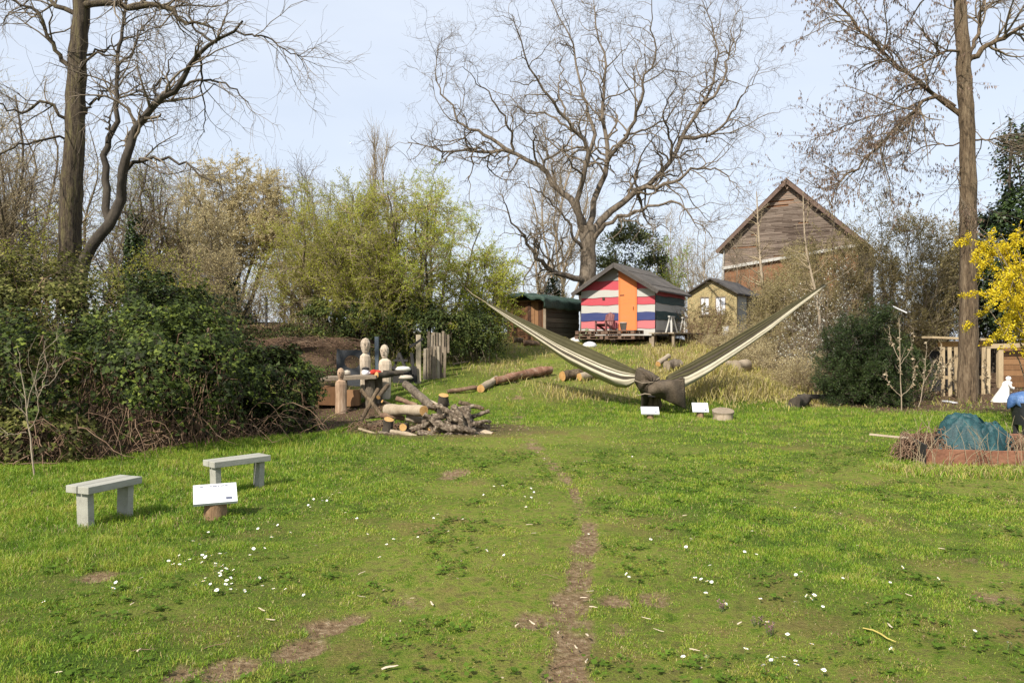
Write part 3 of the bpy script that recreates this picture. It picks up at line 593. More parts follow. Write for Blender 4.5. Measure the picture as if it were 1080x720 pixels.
# woodland at the left edge
wood_spots = [(-30,19,9.5,'slender bare tree at the left edge of the woodland'),(22,20,7.6,'slender bare tree left of the thick mossy trunk'),(48,25,8.2,'thin bare tree just left of the thick mossy trunk, farther back'),(118,24,8.0,'slender bare tree right behind the leaning forked tree'),(160,27,6.8,'slender bare tree under the arch of the leaning tree'),(190,31,6.4,'thin bare tree between leaning tree and pale willow'),(95,30,9,'bare tree far behind between mossy trunk and leaning tree'),(-5,28,11,'bare tree far behind at the left edge')]
for i, (px, d, h, lb) in enumerate(wood_spots):
    shrub('woodland_tree', lb, 'tree', at(px,d), d, 3 if i%2 else 5, h, 1.5+.2*(i%3), 230+i, BARKM if i%2 else BARK, TWIGL if i%3 else TWIG, 130, 1250, (1.,2.6), (.5,1.3), .085, .05, CATKIN if i in (0,1,2,5) else SPRING, 4200, (.03,.06), .5, (.35,.2), group='woodland trees at the left', t0=.15, rt=.008)
for i, (px, d, h, lb) in enumerate([(10,15.5,4.6,'yellowish budding shrub behind the thicket at the left edge'),(150,19,3.9,'yellowish budding shrub behind the thicket under the leaning tree'),(205,22,3.2,'yellowish low shrub at the right end of the thicket below the pale willow')]):
    shrub('budding_shrub', lb, 'shrub', at(px,d), d, 9, h, 1.5, 245+i, TWIG, TWIG, 150, 1200, (.6,1.6), (.3,.9), .03, .03, SPRING if i != 2 else CATKIN, 14000, (.03,.07), .55, (.22,.16), group='budding shrubs behind the thicket', t0=.15, rt=.006)
# brown hedge of bare shrubs on the right slope
for i, (px, d, h, sp, lb, ti) in enumerate([(832,28,3.4,1.1,'yellowish brown shrub in front of the right half of the barn',.55),(895,25,4.7,1.9,'brown budding shrub behind the dark yew',.45),(948,25,5.8,2.1,'tall brown budding shrub right of the barn',.38),(990,24,5.5,1.8,'brown budding shrub behind the tall bare trunk',.30),(1050,26,5.2,2.0,'brown budding shrub at the right edge behind the forsythia',.30),(850,31,4.2,1.6,'yellowish shrub between the stone hut and the white blossom',.6)]):
    shrub('hedge_shrub', lb, 'shrub', at(px,d), d, 12, h, sp, 260+i, TWIG, TWIGL, 260, 2200, (.7,1.8), (.3,.9), .03, .08, OLIVE, 36000, (.03,.065), .55, (ti+.1,.2), group='brown shrubs on the right slope', t0=.08, rt=.007)
shrub('blackthorn_bush', 'blackthorn with white blossom left above the dark yew', 'bush', at(876,21.5), 21.5, 9, 3.3, 1.1, 270, TWIG, TWIG, 130, 1100, (.5,1.3), (.25,.7), .025, .04, BLOOM, 2600, (.02,.045), .8, (.5,.3), leafname='blossom', t0=.2, rt=.006)
shrub('tangled_shrub', 'low tangle of brown stems below the stone hut', 'shrub', at(742,28.5), 28.5, 14, 1.5, 1.5, 271, TWIGR, TWIGR, 160, 900, (.4,1.1), (.2,.6), .014, -.02, OLIVE, 3500, (.03,.06), .6, (.55,.25), t0=.1, rt=.006)
shrub('tangled_shrub', 'low tangle of stems on the slope between stone hut and yew', 'shrub', at(815,24.5), 24.5, 14, 1.7, 1.5, 272, TWIGR, TWIGL, 160, 900, (.4,1.1), (.2,.6), .014, -.02, OLIVE, 6000, (.03,.06), .6, (.6,.25), t0=.1, rt=.006)
shrub('pale_green_shrub', 'pale green budding shrub behind the roof of the striped hut', 'shrub', at(700,39), 39, 9, 5.0, 1.6, 273, TWIGL, TWIGL, 120, 900, (.7,1.7), (.3,.9), .03, .06, SPRING, 7000, (.05,.1), .6, (.72,.2), t0=.2, rt=.009)
for i, (px, d, h, sp, lb) in enumerate([(790,23.5,.9,.9,'low straw coloured scrub behind the right wing of the hammock'),(770,26,1.0,1.1,'low straw coloured scrub below the white board on its stake'),(835,21,1.0,.9,'straw coloured scrub left of the yew above the straw heap')]):
    shrub('dry_scrub', lb, 'scrub', at(px,d), d, 22, h, sp, 290+i, TWIGL, TWIGL, 200, 900, (.25,.6), (.12,.35), .007, .03, CATKIN, 7000, (.02,.06), .35, (.45,.25), t0=.1, rt=.004, base=.3, group='dry scrub on the slope')
# slim pale poles in front of the barn
for i, (a, b, c_, d_, dd, lb) in enumerate([((807,336),(801,262),4,2.6,29,None),((864,330),(850,262),3,2,23,None)]):
    g = np.random.default_rng(280+i); x, y = W(*a, dd)[:2]
    t, o = plant('young_tree', ['pale slim young tree leaning against the stone hut', 'pale slim young tree beside the right tip of the hammock'][i], 'tree', x, y)
    P, Rr = stack([([(o[0],o[1],o[2]-.1), tuple(W(*a, dd)), tuple(W(*b, dd)), tuple(W(b[0]-3,b[1]-60,dd))], [pw(c_,dd)*1.2,pw(c_,dd),pw(d_,dd),pw(1,dd)])], 10, g)
    P2, R2 = grow(P, Rr, 26, g, .35, 1, n=7, rough=.2, up=.05, rmin=.006, absln=(.5,1.4)); P3, R3 = grow(P2, R2, 130, g, .2, 1, n=5, rough=.2, rmin=.005, absln=(.2,.6))
    wood(t, o, 'trunk', [(P,Rr,8)], BARKP); wood(t, o, 'crown', [(P2,R2,4),(P3,R3,3)], TWIGL)

# ------------------------------------------------------------------ leafy masses
def bush(name, label, cat, blobs, nleaf, lsize, mat, seed, group=None, tint=(.45,.2), asp=.7, nstem=0, smat=None, lump=.22, depth=.16, triple=False, up=.5, top=.18, needles=False, floor=.02, srad=(.004,.010), leafname='foliage'):
    g = np.random.default_rng(seed); B = np.array(blobs, float)
    x, y = B[:,0].mean(), B[:,1].mean(); t, o = plant(name, label, cat, x, y, group)
    A = (B[:,3]*B[:,5] + B[:,4]*B[:,5] + B[:,3]*B[:,4]); n = int(nleaf*2.6); idx = g.choice(len(B), n, p=A/A.sum())
    u = unit(g.normal(size=(n,3))); u[:,2] = np.where(u[:,2] < -.55, -u[:,2], u[:,2])
    ph = idx*1.7
    f = 1 + lump*(np.sin(u[:,0]*5+ph)*np.sin(u[:,1]*4.3+ph*2)+np.sin(u[:,2]*6+ph*3)*.6 + .7*np.sin(u[:,0]*11+u[:,2]*9+ph)*np.sin(u[:,1]*10-u[:,2]*7))
    q = f*(1 - np.abs(g.normal(0, depth, n))*1.0 + g.normal(0,.035,n)); C = B[idx]
    pos = C[:,:3] + u*C[:,3:6]*q[:,None]
    keep = pos[:,2] > hgt(pos[:,0], pos[:,1]) + floor
    for j in range(len(B)):
        e = np.linalg.norm((pos-B[j,:3])/B[j,3:6], axis=1); keep &= (e > .70) | (idx == j)
    # gaps: thin out in noise pockets
    pk = vnoise(pos[:,0]*2.2+pos[:,1]*1.1, pos[:,2]*2.2, seed+3); keep &= (pk > .30) | (g.uniform(0,1,n) < .16)
    if triple: keep &= g.uniform(0,1,n) < .42 + .58*ss(.25, 1.0, pos[:,2]-hgt(pos[:,0], pos[:,1]) + 1.1*(vnoise(pos[:,0]*1.3, pos[:,2]*1.6, seed+9)-.5))
    pos, u, q = pos[keep][:nleaf], u[keep][:nleaf], q[keep][:nleaf]; n = len(pos)
    lum = vnoise(pos[:,0]*3+5, pos[:,2]*3+pos[:,1], seed)
    tn = np.clip(tint[0] + g.normal(0, tint[1], n) + .5*(lum-.5), 0, 1)
    if triple: tn = np.where(g.uniform(0,1,n) < .06*(vnoise(pos[:,0]*2, pos[:,2]*2, 88) > .45), .97, tn)
    nr = unit(u + np.array([0,0,up]) + g.normal(0,.55,(n,3)))
    if needles: d = unit(u*.8 + g.normal(0,.45,(n,3)) + np.array([0,0,-.12])); nr = unit(np.array([0,0,1.]) + g.normal(0,.5,(n,3)))
    else: d = unit(np.cross(nr, g.normal(size=(n,3))) - np.array([0,0,.25]))
    sz = g.uniform(lsize[0], lsize[1], n)
    if triple:
        pos = np.concatenate([pos]*3); s = unit(np.cross(nr, d)); d = np.concatenate([d, unit(d*.25+s), unit(d*.25-s)]); nr = np.concatenate([nr]*3); sz = np.concatenate([sz, sz*.8, sz*.8]); tn = np.concatenate([tn]*3)
    st = None
    if nstem:
        ps = []
        for i in range(nstem):
            b = B[g.integers(len(B))]; a = g.uniform(0,6.283); r = math.sqrt(g.uniform(0,1))*.75
            s0 = Vector((b[0]+b[3]*r*math.cos(a), b[1]+b[4]*r*math.sin(a), 0)); s0.z = hz(s0.x, s0.y)-.05
            a2 = a + g.normal(0,.7); k = g.uniform(.5,.92); ex = b[0]+b[3]*k*math.cos(a2); ey = b[1]+b[4]*k*math.sin(a2)
            ez = max(b[2]+b[5]*g.uniform(-.6,.7), hz(ex,ey)+.1); mz = max(ez, s0.z)+g.uniform(-.1,.25)
            ps.append(([tuple(s0), (s0.x*.6+ex*.4+g.normal(0,.12), s0.y*.6+ey*.4+g.normal(0,.12), s0.z*.4+mz*.6), (s0.x*.25+ex*.75, s0.y*.25+ey*.75, mz*.75+ez*.25), (ex,ey,ez)], [g.uniform(*srad)]*3+[.003]))
        P, Rr = stack(ps, 9, g, .02); st = wood(t, o, 'stems', [(P,Rr,4)], smat or TWIGR)
    leafmesh(leafname, pos, d, sz, tn, mat, t, o, g, asp, nr)
    return t
BRAM = LEAF('bramble_leaf', [(.018,.014,.008),(.022,.034,.009),(.045,.066,.014),(.085,.115,.022),(.18,.22,.035)], .25, .6, .15)
BRAMY = LEAF('bramble_leaf_yellowed', [(.03,.03,.012),(.065,.07,.018),(.12,.125,.03),(.20,.21,.05),(.30,.24,.11)], .3, .65, .15)
bram = 'bramble bushes of the left thicket'
bush('bramble_bush', 'dark bramble bush at the front of the thicket behind the near bench', 'bush', [(-5.35,11.6,.95,1.3,1.7,1.25),(-6.6,10.6,.9,1.2,1.3,1.15)], 15500, (.03,.062), BRAM, 301, bram, (.42,.24), .75, 230, TWIGR, triple=True)
bush('bramble_bush', 'tall ivy covered bramble mound in the middle of the thicket', 'bush', [(-6.7,13.7,1.4,1.6,1.6,1.5),(-5.2,13.0,.6,1.15,1.2,1.05)], 23000, (.03,.062), BRAM, 302, bram, (.40,.24), .75, 130, TWIGR, triple=True)
bush('bramble_bush', 'olive yellow bramble bush highest on the left of the thicket', 'bush', [(-8.9,13.2,1.6,2.0,1.8,1.75),(-8.0,11.2,1.0,1.0,1.1,1.2)], 18000, (.03,.06), BRAMY, 303, bram, (.38,.24), .75, 120, TWIGR, triple=True)
bush('bramble_bush', 'bramble bush with shade in its leaf colour at the right end of the thicket', 'bush', [(-4.35,13.3,.62,.85,1.0,.90),(-3.95,12.9,.38,.5,.6,.60)], 11500, (.03,.06), BRAM, 304, bram, (.33,.22), .75, 80, TWIGR, triple=True)  # leaf tint lowered to carry the shade on this end
bush('bramble_bush', 'low brown bramble tangle under the white bare sapling', 'bush', [(-6.3,9.7,.30,.85,.6,.45),(-7.4,9.3,.35,.9,.6,.55)], 3400, (.03,.06), BRAMY, 305, bram, (.35,.22), .75, 120, TWIGR, triple=True)
bush('ivy_bush', 'ivy covered stump rising from the top of the thicket', 'bush', [(-7.2,15.0,2.35,.6,.55,.7),(-6.8,15.1,1.9,.7,.5,.8)], 3800, (.05,.085), IVY, 306, None, (.4,.22), .9, 12, BARKD)
# dead arching canes lying in front of the thicket
def canes():
    g = np.random.default_rng(310); ps = []; t, o = plant('dead_canes', 'heap of dry bent bramble canes at the foot of the thicket', 'brushwood', -5.1, 10.4)
    for i in range(150):
        x = g.uniform(-6.8,-3.6); e = float(np.interp(x, [-14,-6.3,-5.3,-4.9,-3.4,-2.9], [8.0,8.8,9.5,10.9,12.0,14.5])); y = e + g.uniform(.3,1.1)
        a = g.uniform(0,6.28); l = g.uniform(.4,1.5); z = hz(x,y); dx, dy = math.cos(a)*l, math.sin(a)*l*.45
        ps.append(([(x,y,z),(x+dx*.4,y+dy*.4,z+g.uniform(.1,.75)*l*.7),(x+dx*.8,y+dy*.8,z+g.uniform(.05,.6)*l*.7),(x+dx,y+dy,max(z+g.uniform(0,.3),.02))], [g.uniform(.0025,.0075)]*3+[.002]))
    P, Rr = stack(ps, 12, g, .012); V, f = tubes([(P,Rr,4)]); mesh_np('canes', V, f, TWIGR, smooth=True, parent=t, org=o)
canes()
# dark undergrowth in front of the green trees, ivy on the willow trunk
low = 'dark bushes under the green trees'
bush('dark_bush', 'dark green bush behind the two carved figures', 'bush', [(at(395,22.5),22.5,1.75,1.25,1.0,1.15)], 6500, (.05,.09), DKGREEN, 320, low, (.42,.22), .7, 30, TWIG)
bush('dark_bush', 'dark green bush behind the picket panel', 'bush', [(at(455,22.6),22.6,1.8,1.2,1.0,1.15)], 6500, (.05,.09), DKGREEN, 321, low, (.40,.22), .7, 30, TWIG)
bush('dark_bush', 'dark green bush between picket panel and brown shed', 'bush', [(at(505,23.3),23.3,1.75,.95,.9,1.1)], 5200, (.05,.09), DKGREEN, 322, low, (.38,.22), .7, 30, TWIG)
bush('dark_bush', 'olive bush above the bare earth bank', 'bush', [(at(345,23),23,2.0,.95,.9,.95)], 4200, (.05,.09), DKGREEN, 323, low, (.55,.22), .7, 40, TWIG)
bush('low_plants', 'low green plants along the foot of the bare earth bank', 'plants', [(at(330,19.6),19.6,float(hgt(at(330,19.6),19.6))+.05,1.0,.35,.22)], 2600, (.03,.06), LEAF('weed_leaf', [(.03,.055,.012),(.07,.13,.02),(.14,.21,.035)], .3, .6), 326, None, (.5,.25), .7, 20, TWIGR)
bush('low_plants', 'low green plants at the top of the bare earth bank', 'plants', [(at(290,22.5),22.5,float(hgt(at(290,22.5),22.5))+.1,1.1,.5,.4)], 2200, (.04,.07), DKGREEN, 327, None, (.5,.25), .7, 24, TWIGR)
bush('ivy_column', 'ivy climbing the trunks of the pale willow', 'ivy', [(at(240,26.2),26.2,2.6,.45,.45,1.6),(at(252,26.4),26.4,1.9,.55,.5,.9)], 4600, (.06,.1), IVY, 324, None, (.4,.22), .9, 10, BARKD)
bush('ivy_column', 'ivy covered trunk right behind the leaning tree', 'ivy', [(at(142,22),22,3.2,.35,.35,2.3)], 3200, (.05,.09), IVY, 325, None, (.5,.25), .9, 6, BARKD)
# evergreens
YEW = LEAF('yew_needles', [(.008,.015,.004),(.019,.037,.009),(.040,.068,.015),(.08,.112,.026)], .2, .55)
shrub('yew_bush', 'large dark yew bush at the edge of the lawn right of the hammock', 'bush', at(904,18.6), 18.6, 13, 3.0, 1.0, 330, BARKD, BARKD, 460, 4200, (.35,.85), (.14,.42), .03, .0, YEW, 125000, (.025,.06), .30, (.50,.26), base=.5, droop=.03, cone=.8, t0=.04, rt=.005, ang2=(40,80))
bush('yew_bush', 'dark filler foliage added inside the foot of the large yew', 'bush', [(at(903,18.9),18.9,.6,.85,.75,.8),(at(900,18.9),18.9,1.2,.5,.5,.9)], 14000, (.03,.08), YEW, 335, None, (.25,.2), .3, 6, BARKD, needles=True)  # added dark core, keeps daylight from showing through the yew
bush('laurel_bush', 'smaller dark bush between the yew and the wooden rack', 'bush', [(at(966,19.6),19.6,.6,.5,.6,.8),(at(951,19.5),19.5,.85,.45,.55,.9)], 9500, (.035,.075), DKGREEN, 331, None, (.24,.2), .5, 40, TWIG, depth=.2)
bush('ivy_tree', 'dark ivy covered tree towering at the right edge', 'tree', [(at(1066,24.5),24.5,4.6,1.35,1.3,2.0),(at(1090,24.5),24.5,6.8,1.0,1.1,2.4),(at(1040,24.2),24.2,3.6,1.0,1.0,1.5),(at(1100,24),24,3.0,1.6,1.3,2.2),(at(1062,23.6),23.6,2.6,1.2,1.0,1.6)], 27000, (.07,.13), IVY, 332, None, (.36,.22), .9, 30, BARKD, srad=(.02,.05))
bush('pine_tree', 'round dark olive evergreen tree behind the striped hut', 'tree', [(at(664,40),40,6.2,1.5,1.4,1.9),(at(650,40.5),40.5,5.0,1.3,1.3,1.4),(at(684,40),40,5.0,1.1,1.2,1.4)], 9000, (.12,.24), LEAF('pine_needles', [(.02,.028,.012),(.045,.058,.02),(.085,.095,.03),(.14,.14,.05)], .15, .6), 333, None, (.45,.2), .35, 10, BARKD, needles=True, srad=(.04,.08))
bush('conifer', 'small dark cone shaped conifer between brown shed and striped hut', 'conifer', [(at(583,33),33,3.0,.45,.45,1.5),(at(583,33),33,2.6,.52,.5,.8)], 4200, (.06,.14), YEW, 334, None, (.45,.2), .35, 6, BARKD, needles=True)
# forsythia
def forsythia():
    g = np.random.default_rng(340); x, y = 9.62, 13.2; t, o = plant('forsythia_bush', 'forsythia bush covered in bright yellow flowers at the right edge', 'bush', x, y); ps = []
    for i in range(64):
        a = g.uniform(0,6.28); l = g.uniform(.7,1.75); h = g.uniform(1.7,3.8); ex, ey = x+math.cos(a)*l, y+math.sin(a)*l*.8
        ps.append(([(x+math.cos(a)*.15,y+math.sin(a)*.15,o[2]-.1),(x+math.cos(a)*l*.4,y+math.sin(a)*l*.35,o[2]+h*.65),(x+math.cos(a)*l*.75,y+math.sin(a)*l*.6,o[2]+h),(ex,ey,o[2]+h-g.uniform(.0,.6))], [.014,.011,.008,.004]))
    P, Rr = stack(ps, 12, g, .03); P2, R2 = grow(P, Rr, 300, g, .35, 1, ang=(25,60), n=6, rough=.2, rmin=.005, absln=(.25,.75), ends=1)
    st = wood(t, o, 'stems', [(P,Rr,5),(P2,R2,3)], TWIG)
    A = np.concatenate([P2.reshape(-1,3), P[:,6:].reshape(-1,3)]); c = A[g.integers(0,len(A),9500)]
    k = (vnoise(c[:,0]*2.6, c[:,2]*2.6, 5) > .24) & (c[:,2] > o[2]+.7); c = c[k]; m = 5; c = np.repeat(c, m, 0) + g.normal(0,.028,(len(c)*m,3)); n = len(c)
    leafmesh('blossom', c, g.normal(size=(n,3)), g.uniform(.025,.05,n), np.clip(g.normal(.55,.22,n),0,1), LEAF('forsythia_flower', [(.40,.29,.01),(.64,.49,.02),(.74,.62,.06)], .35, .7, .1), t, o, g, .6)
forsythia()

# ------------------------------------------------------------------ small bare saplings
def sapling(label, px, py, d, traces, w, mat, seed, n2=30, n3=90, l2=(.25,.7), catk=0):
    g = np.random.default_rng(seed); x = at(px, d); t, o = plant('sapling', label, 'sapling', x, d)
    P, Rr = stack([(([(o[0],o[1],o[2]-.08)] if i == 0 else []) + pxl(tr, d, k, ), [pw(wa,d)*.38]*(1 if i == 0 else 0) + [.38*pw(wa,d)+.38*(pw(wb,d)-pw(wa,d))*j/(len(tr)-1) for j in range(len(tr))]) for i, (tr, wa, wb, k) in enumerate(traces)], 12, g, .006)
    P2, R2 = grow(P, Rr, n2, g, .3, 1, ang=(20,50), n=6, rough=.16, up=.1, rmin=.0025, absln=l2, ends=1)
    wood(t, o, 'trunk', [(P,Rr,8)], mat); c = wood(t, o, 'crown', [(P2,R2,4)] + ([] if not n3 else [(*grow(P2,R2,n3,g,.2,1,ang=(20,50),n=4,rough=.2,up=.08,rmin=.0028,absln=(.1,.3)),3)]), mat)
    if catk:
        pos, tn = along(P, catk, g, .4); leafmesh('dry_leaves', pos, g.normal(size=(catk,3))+np.array([0,0,-.6]), g.uniform(.04,.09,catk), g.uniform(0,1,catk), LEAF('dry_pale_leaf', [(.16,.11,.06),(.32,.25,.16),(.48,.41,.3)], .2, .8), c, o, g, .5)
    return t
sapling('pale bare sapling standing before the thicket at the left edge', 37, 512, 8.6, [([(36,500),(33,470),(29,445),(27,415),(22,395),(21,372)], 5, 1.2, 0), ([(31,452),(39,440),(41,418),(35,400),(31,385),(30,368)], 3, .9, -.2), ([(40,420),(46,405),(50,385),(46,372)], 2, .8, .3), ([(41,412),(55,402),(62,392),(69,378)], 1.8, .8, .2), ([(28,456),(10,458),(-5,452)], 1.8, .8, -.3), ([(29,430),(32,415),(45,372),(58,360),(60,350)], 2, .7, .2)], 5, BARKP, 351, 30, 40, (.12,.4))
sapling('thin bare sapling with pale withered leaves in front of the yew', 951, 432, 17.2, [([(951,431),(950,400),(949,370),(948,335)], 3.2, 1.2, 0), ([(950,418),(938,405),(934,390)], 1.8, .8, .2), ([(951,418),(962,405),(966,385)], 1.8, .8, -.2), ([(949,380),(940,360),(938,345)], 1.5, .7, .4), ([(949,385),(962,365),(963,345)], 1.5, .7, -.3)], 3, BARKP, 352, 20, 30, (.2,.6), 150)
sapling('thin forked bare sapling between the yew and the wooden rack', 968, 432, 18, [([(968,432),(973,410),(976,385),(977,360)], 2.6, 1, 0), ([(974,405),(982,390),(985,380)], 1.8, .8, .2), ([(972,412),(965,395),(963,375)], 1.5, .7, -.2)], 3, BARKP, 353, 16, 30, (.2,.5), 110)
# ------------------------------------------------------------------ objects
random.seed(5)
def og(px, py):
    """where the view ray through a photo pixel meets the ground"""
    for i in range(2000):
        d = 3 + i*.02; x = at(px, d); z = hz(x, d)
        if EYE + (360-py)/F*d <= z: return Vector((x, d, z))
    return Vector((at(px, 40), 40, hz(at(px,40), 40)))

# --- two low benches
def bench(label, a, b, wdt, top):
    a = Vector((*a, 0)); b = Vector((*b, 0)); ax = (b-a); L = ax.length; ax.normalize(); pr = Vector((-ax.y, ax.x, 0))
    c = (a+b)/2 + pr*wdt/2; zg = hz(c.x, c.y)
    t = thing('bench', label, 'bench', (c.x, c.y, zg), math.atan2(ax.y, ax.x), 'low grey benches')
    for s in (-1, 1):
        m = MB(); w = (wdt-.012)/2; m.box((random.uniform(-.004,.004), s*(w/2+.006), top-.031), (L, w, .062)); m.build('seat_plank', PAINTG, t, bevel=.004)
    for s in (-1, 1):
        m = MB(); m.box((s*(L/2-.075), -.01, (top-.064-.1)/2), (.062, wdt*.50, top-.064+.1), rot=(0, s*.03, 0)); m.build('leg', PAINTG, t, bevel=.004)
bench('low grey bench nearest the camera at the left, turned end on', (-3.57,6.23), (-3.37,6.74), .27, .372)
bench('low grey bench behind the small sign, seen from its side', (-3.04,7.55), (-2.62,8.03), .25, .372)

# --- little white information boards on short logs
LOGB = MAT('split_log_brown', [(.09,.05,.026),(.21,.13,.07),(.32,.215,.13)], 9, (1,1,.25), .85, .5)
def sign(label, px, py, d, rz, tilt, w, h, r, sh, group='white information boards'):
    x = at(px, d); z = hz(x, d); t = thing('information_board', label, 'sign', (x, d, z), rz, group)
    m = MB(); m.tube([(0,0,-.05),(0,0,sh*.5),(.004,.002,sh)], [r*1.06,r*.97,r], 14, 0, 1, .07, int(px)); m.build('log_base', [LOGB, WOODG], t, bevel=.003)
    m = MB(); E = (tilt, 0, 0); m.box((0,0,sh+.012+math.sin(tilt)*h/2*.5), (w, h, .026), E); 
    Em = Euler(E).to_matrix(); c0 = Vector((0,0,sh+.012+math.sin(tilt)*h/2*.5))
    def mark(u, v, a, b): m.box(c0 + Em@Vector((u*w/2, v*h/2, .0134)), (a*w, b*h, .0012), E, 1)
    mark(-.62,.72,.07,.05)
    u = -.25
    for k in (.05,.09,.04,.08,.06): mark(u+k, .74, k*1.1, .045); u += k*2+.05
    for r_, ln in ((.42,.55),(.22,.62),(.02,.5)):
        u = -.5
        for k in range(9):
            q = random.uniform(.02,.05)
            if u+q*2 < ln: mark(u+q, r_, q*1.3, .014)
            u += q*2+.04
    mark(.62,-.6,.14,.13); m.build('panel', [WHITE, INK], t)
sign('white information board on a log in front of the second bench', 227, 545, 6.75, .42, R(32), .37, .25, .10, .17)
sign('white information board left below the brown tarpaulin bundle', 685.5, 441, 15.4, -.10, R(30), .37, .25, .075, .12)
sign('white information board right of the brown tarpaulin, tilted on its post', 738.5, 440, 15.55, -.12, R(42), .33, .26, .075, .17)

# --- sawn stumps and logs
def log(label, a, b, ra, rb, seed=0, bark=BARK, cut=WOODY, group=None, wob=.10, n=7, bend=.0, name='log', k=14, cat='log'):
    a = Vector(a); b = Vector(b); c = (a+b)/2; r = random.Random(seed); sd = Vector((r.uniform(-1,1), r.uniform(-1,1), r.uniform(-.3,.6)))*bend
    pts = [a.lerp(b, i/(n-1)) + sd*math.sin(math.pi*i/(n-1)) + (Vector((r.gauss(0,1),r.gauss(0,1),r.gauss(0,1)))*min(ra*.10,(b-a).length/n*.10) if 0<i<n-1 else Vector()) for i in range(n)]
    rad = [(ra+(rb-ra)*i/(n-1))*r.uniform(.90,1.10) for i in range(n)]
    base = Vector((c.x, c.y, min(a.z-ra, b.z-rb, c.z)))
    t = thing(name, label, cat, base, 0, group); m = MB(); m.tube(pts, rad, k, 0, 1, wob, seed)
    # bark is the tube, the sawn faces are its caps
    m.build('bark', [bark, cut], t, org=base); return t
def stump(label, px, py, r, h, bark=BARKP, cut=WOODG, group=None, seed=1, lean=(0,0)):
    p = og(px, py); log(label, p+Vector((0,0,-.06)), p+Vector((lean[0],lean[1],h)), r*1.04, r, seed, bark, cut, group, .06, 5, 0, 'stump', 18, 'stump')
stump('pale sawn stump alone in the grass right of the hammock', 762.5, 442.5, .205, .19, seed=3)
stump('grey stump under the brown tarpaulin between the signs', 689, 432, .16, .32, BARKR, WOODG, seed=4)
def gl(px, py, h=0, d=None):
    p = og(px, py); return p + Vector((0,0,h))
fl = 'fallen logs on the slope'
log('pale barked log with sawn left end left of the reddish log', gl(507,414,.10), gl(523,405,.13), .10, .10, 11, BARKP, WOODY, fl)
log('long reddish and grey log lying across the slope', gl(522,407,.13), gl(580,396,.15), .10, .13, 12, MAT('red_bark', [(.06,.03,.02),(.22,.11,.065),(.40,.33,.26)], 8, (.5,1,1), .85, .8), WOODB, fl, .22, 12, .10)
log('yellowish log with sawn left end just behind the hammock', gl(593,402,.14), gl(612,399,.15), .125, .12, 13, BARKR, WOODY, fl)
log('pale log half hidden behind the left wing of the hammock', gl(611,402,.12), gl(634,398,.14), .11, .11, 14, BARKP, WOODY, fl)
log('reddish broken branch on the slope between woodpile and fallen logs', gl(472,415,.05), gl(505,412,.07), .05, .06, 15, TWIGR, WOODB, fl, .15, 8, .08)
rg = 'sawn log rounds behind the hammock'
log('brown sawn log round lying left of the upright one behind the hammock', gl(761,392,.13), gl(769,390,.15), .14, .14, 16, BARKP, WOODY, rg)
log('largest pale sawn log round behind the right wing of the hammock', gl(775,393,.17), gl(788,391,.17), .18, .17, 17, BARKP, WOODG, rg)
log('flat pale log piece lying in front of the log rounds', gl(765,395,.05), gl(778,395,.05), .07, .07, 18, BARKP, WOODY, rg)
log('pale split log directly above the brown tarpaulin', gl(694,390,.17), gl(705,384,.24), .08, .08, 19, BARKP, WOODY, rg)
log('grey rounded log behind the brown tarpaulin', gl(703,392,.16), gl(717,390,.17), .17, .15, 20, BARK, WOODG, rg)
log('dark broken stump beside the black beam left of the yew', gl(838,430,.10), gl(852,427,.14), .14, .11, 21, BARKD, BARKD, None, .3)
def plank(label, a, b, w, h, mat=WOODG, name='board', group=None):
    a = Vector(a); b = Vector(b); c = (a+b)/2; t = MB(); t.bar(a, b, w, h, jit=.006); o = t.build(name, mat, None, org=c, bevel=.003); o.location = c; return tag(o, label, 'board', group)
plank('black beam lying at the foot of the yew', gl(843,424,.13), gl(885,423,.13), .12, .12, DARK, 'beam')
plank('pale plank lying in the grass right of the tarpaulin', gl(724,412,.06), gl(748,411,.07), .10, .04, BARKP)
plank('pale stick lying left of the rusty raised bed', Vector((at(917,10.6),10.6,.27)), Vector((at(961,10.3),10.3,.25)), .05, .03, BARKP, 'stick')
plank('pale narrow board stuck on top of the shrub right of the yew', W(942,323,18.3), W(957,330,18.1), .07, .03, WHITE)
plank('white scrap of board on the soil behind the raised bed', gl(996,424,.03), gl(1007,426,.03), .14, .03, WHITE)

# --- woodpile: each piece a log of its own
wp = 'pieces of the woodpile'; D0 = 12.9
def wpl(label, p, q, w, seed, da=0, db=0, **k):
    a = W(*p, D0+da); b = W(*q, D0+db); log(label, a, b, pw(w,D0), pw(w,D0)*.92, seed, group=wp, **k)
wpl('thick log standing on the woodpile with a bright round sawn top', (466,437), (468,416.5), 12, 31, .15, .05, bark=BARKD, wob=.05)
wpl('thick log with orange sawn end lying at the back of the woodpile', (409,432), (447,433), 13, 32, .9, .0, bark=BARKP, wob=.05)
wpl('grey log leaning up at the back of the woodpile', (427,405), (457,429), 9, 33, 1.0, .3, bark=BARK)
wpl('grey log with peeled top behind the leaning log of the woodpile', (436,416), (462,428), 6, 34, .8, .3, bark=BARKP)
wpl('short dark stump with small sawn top at the left of the woodpile', (408,460), (410,442), 12, 35, 0, -.05, bark=BARKD, wob=.12)
wpl('log pointing at the camera with a pale round sawn end left of the woodpile', (428,449), (425,450.5), 8, 36, .6, -.25, bark=BARKD, wob=.04)
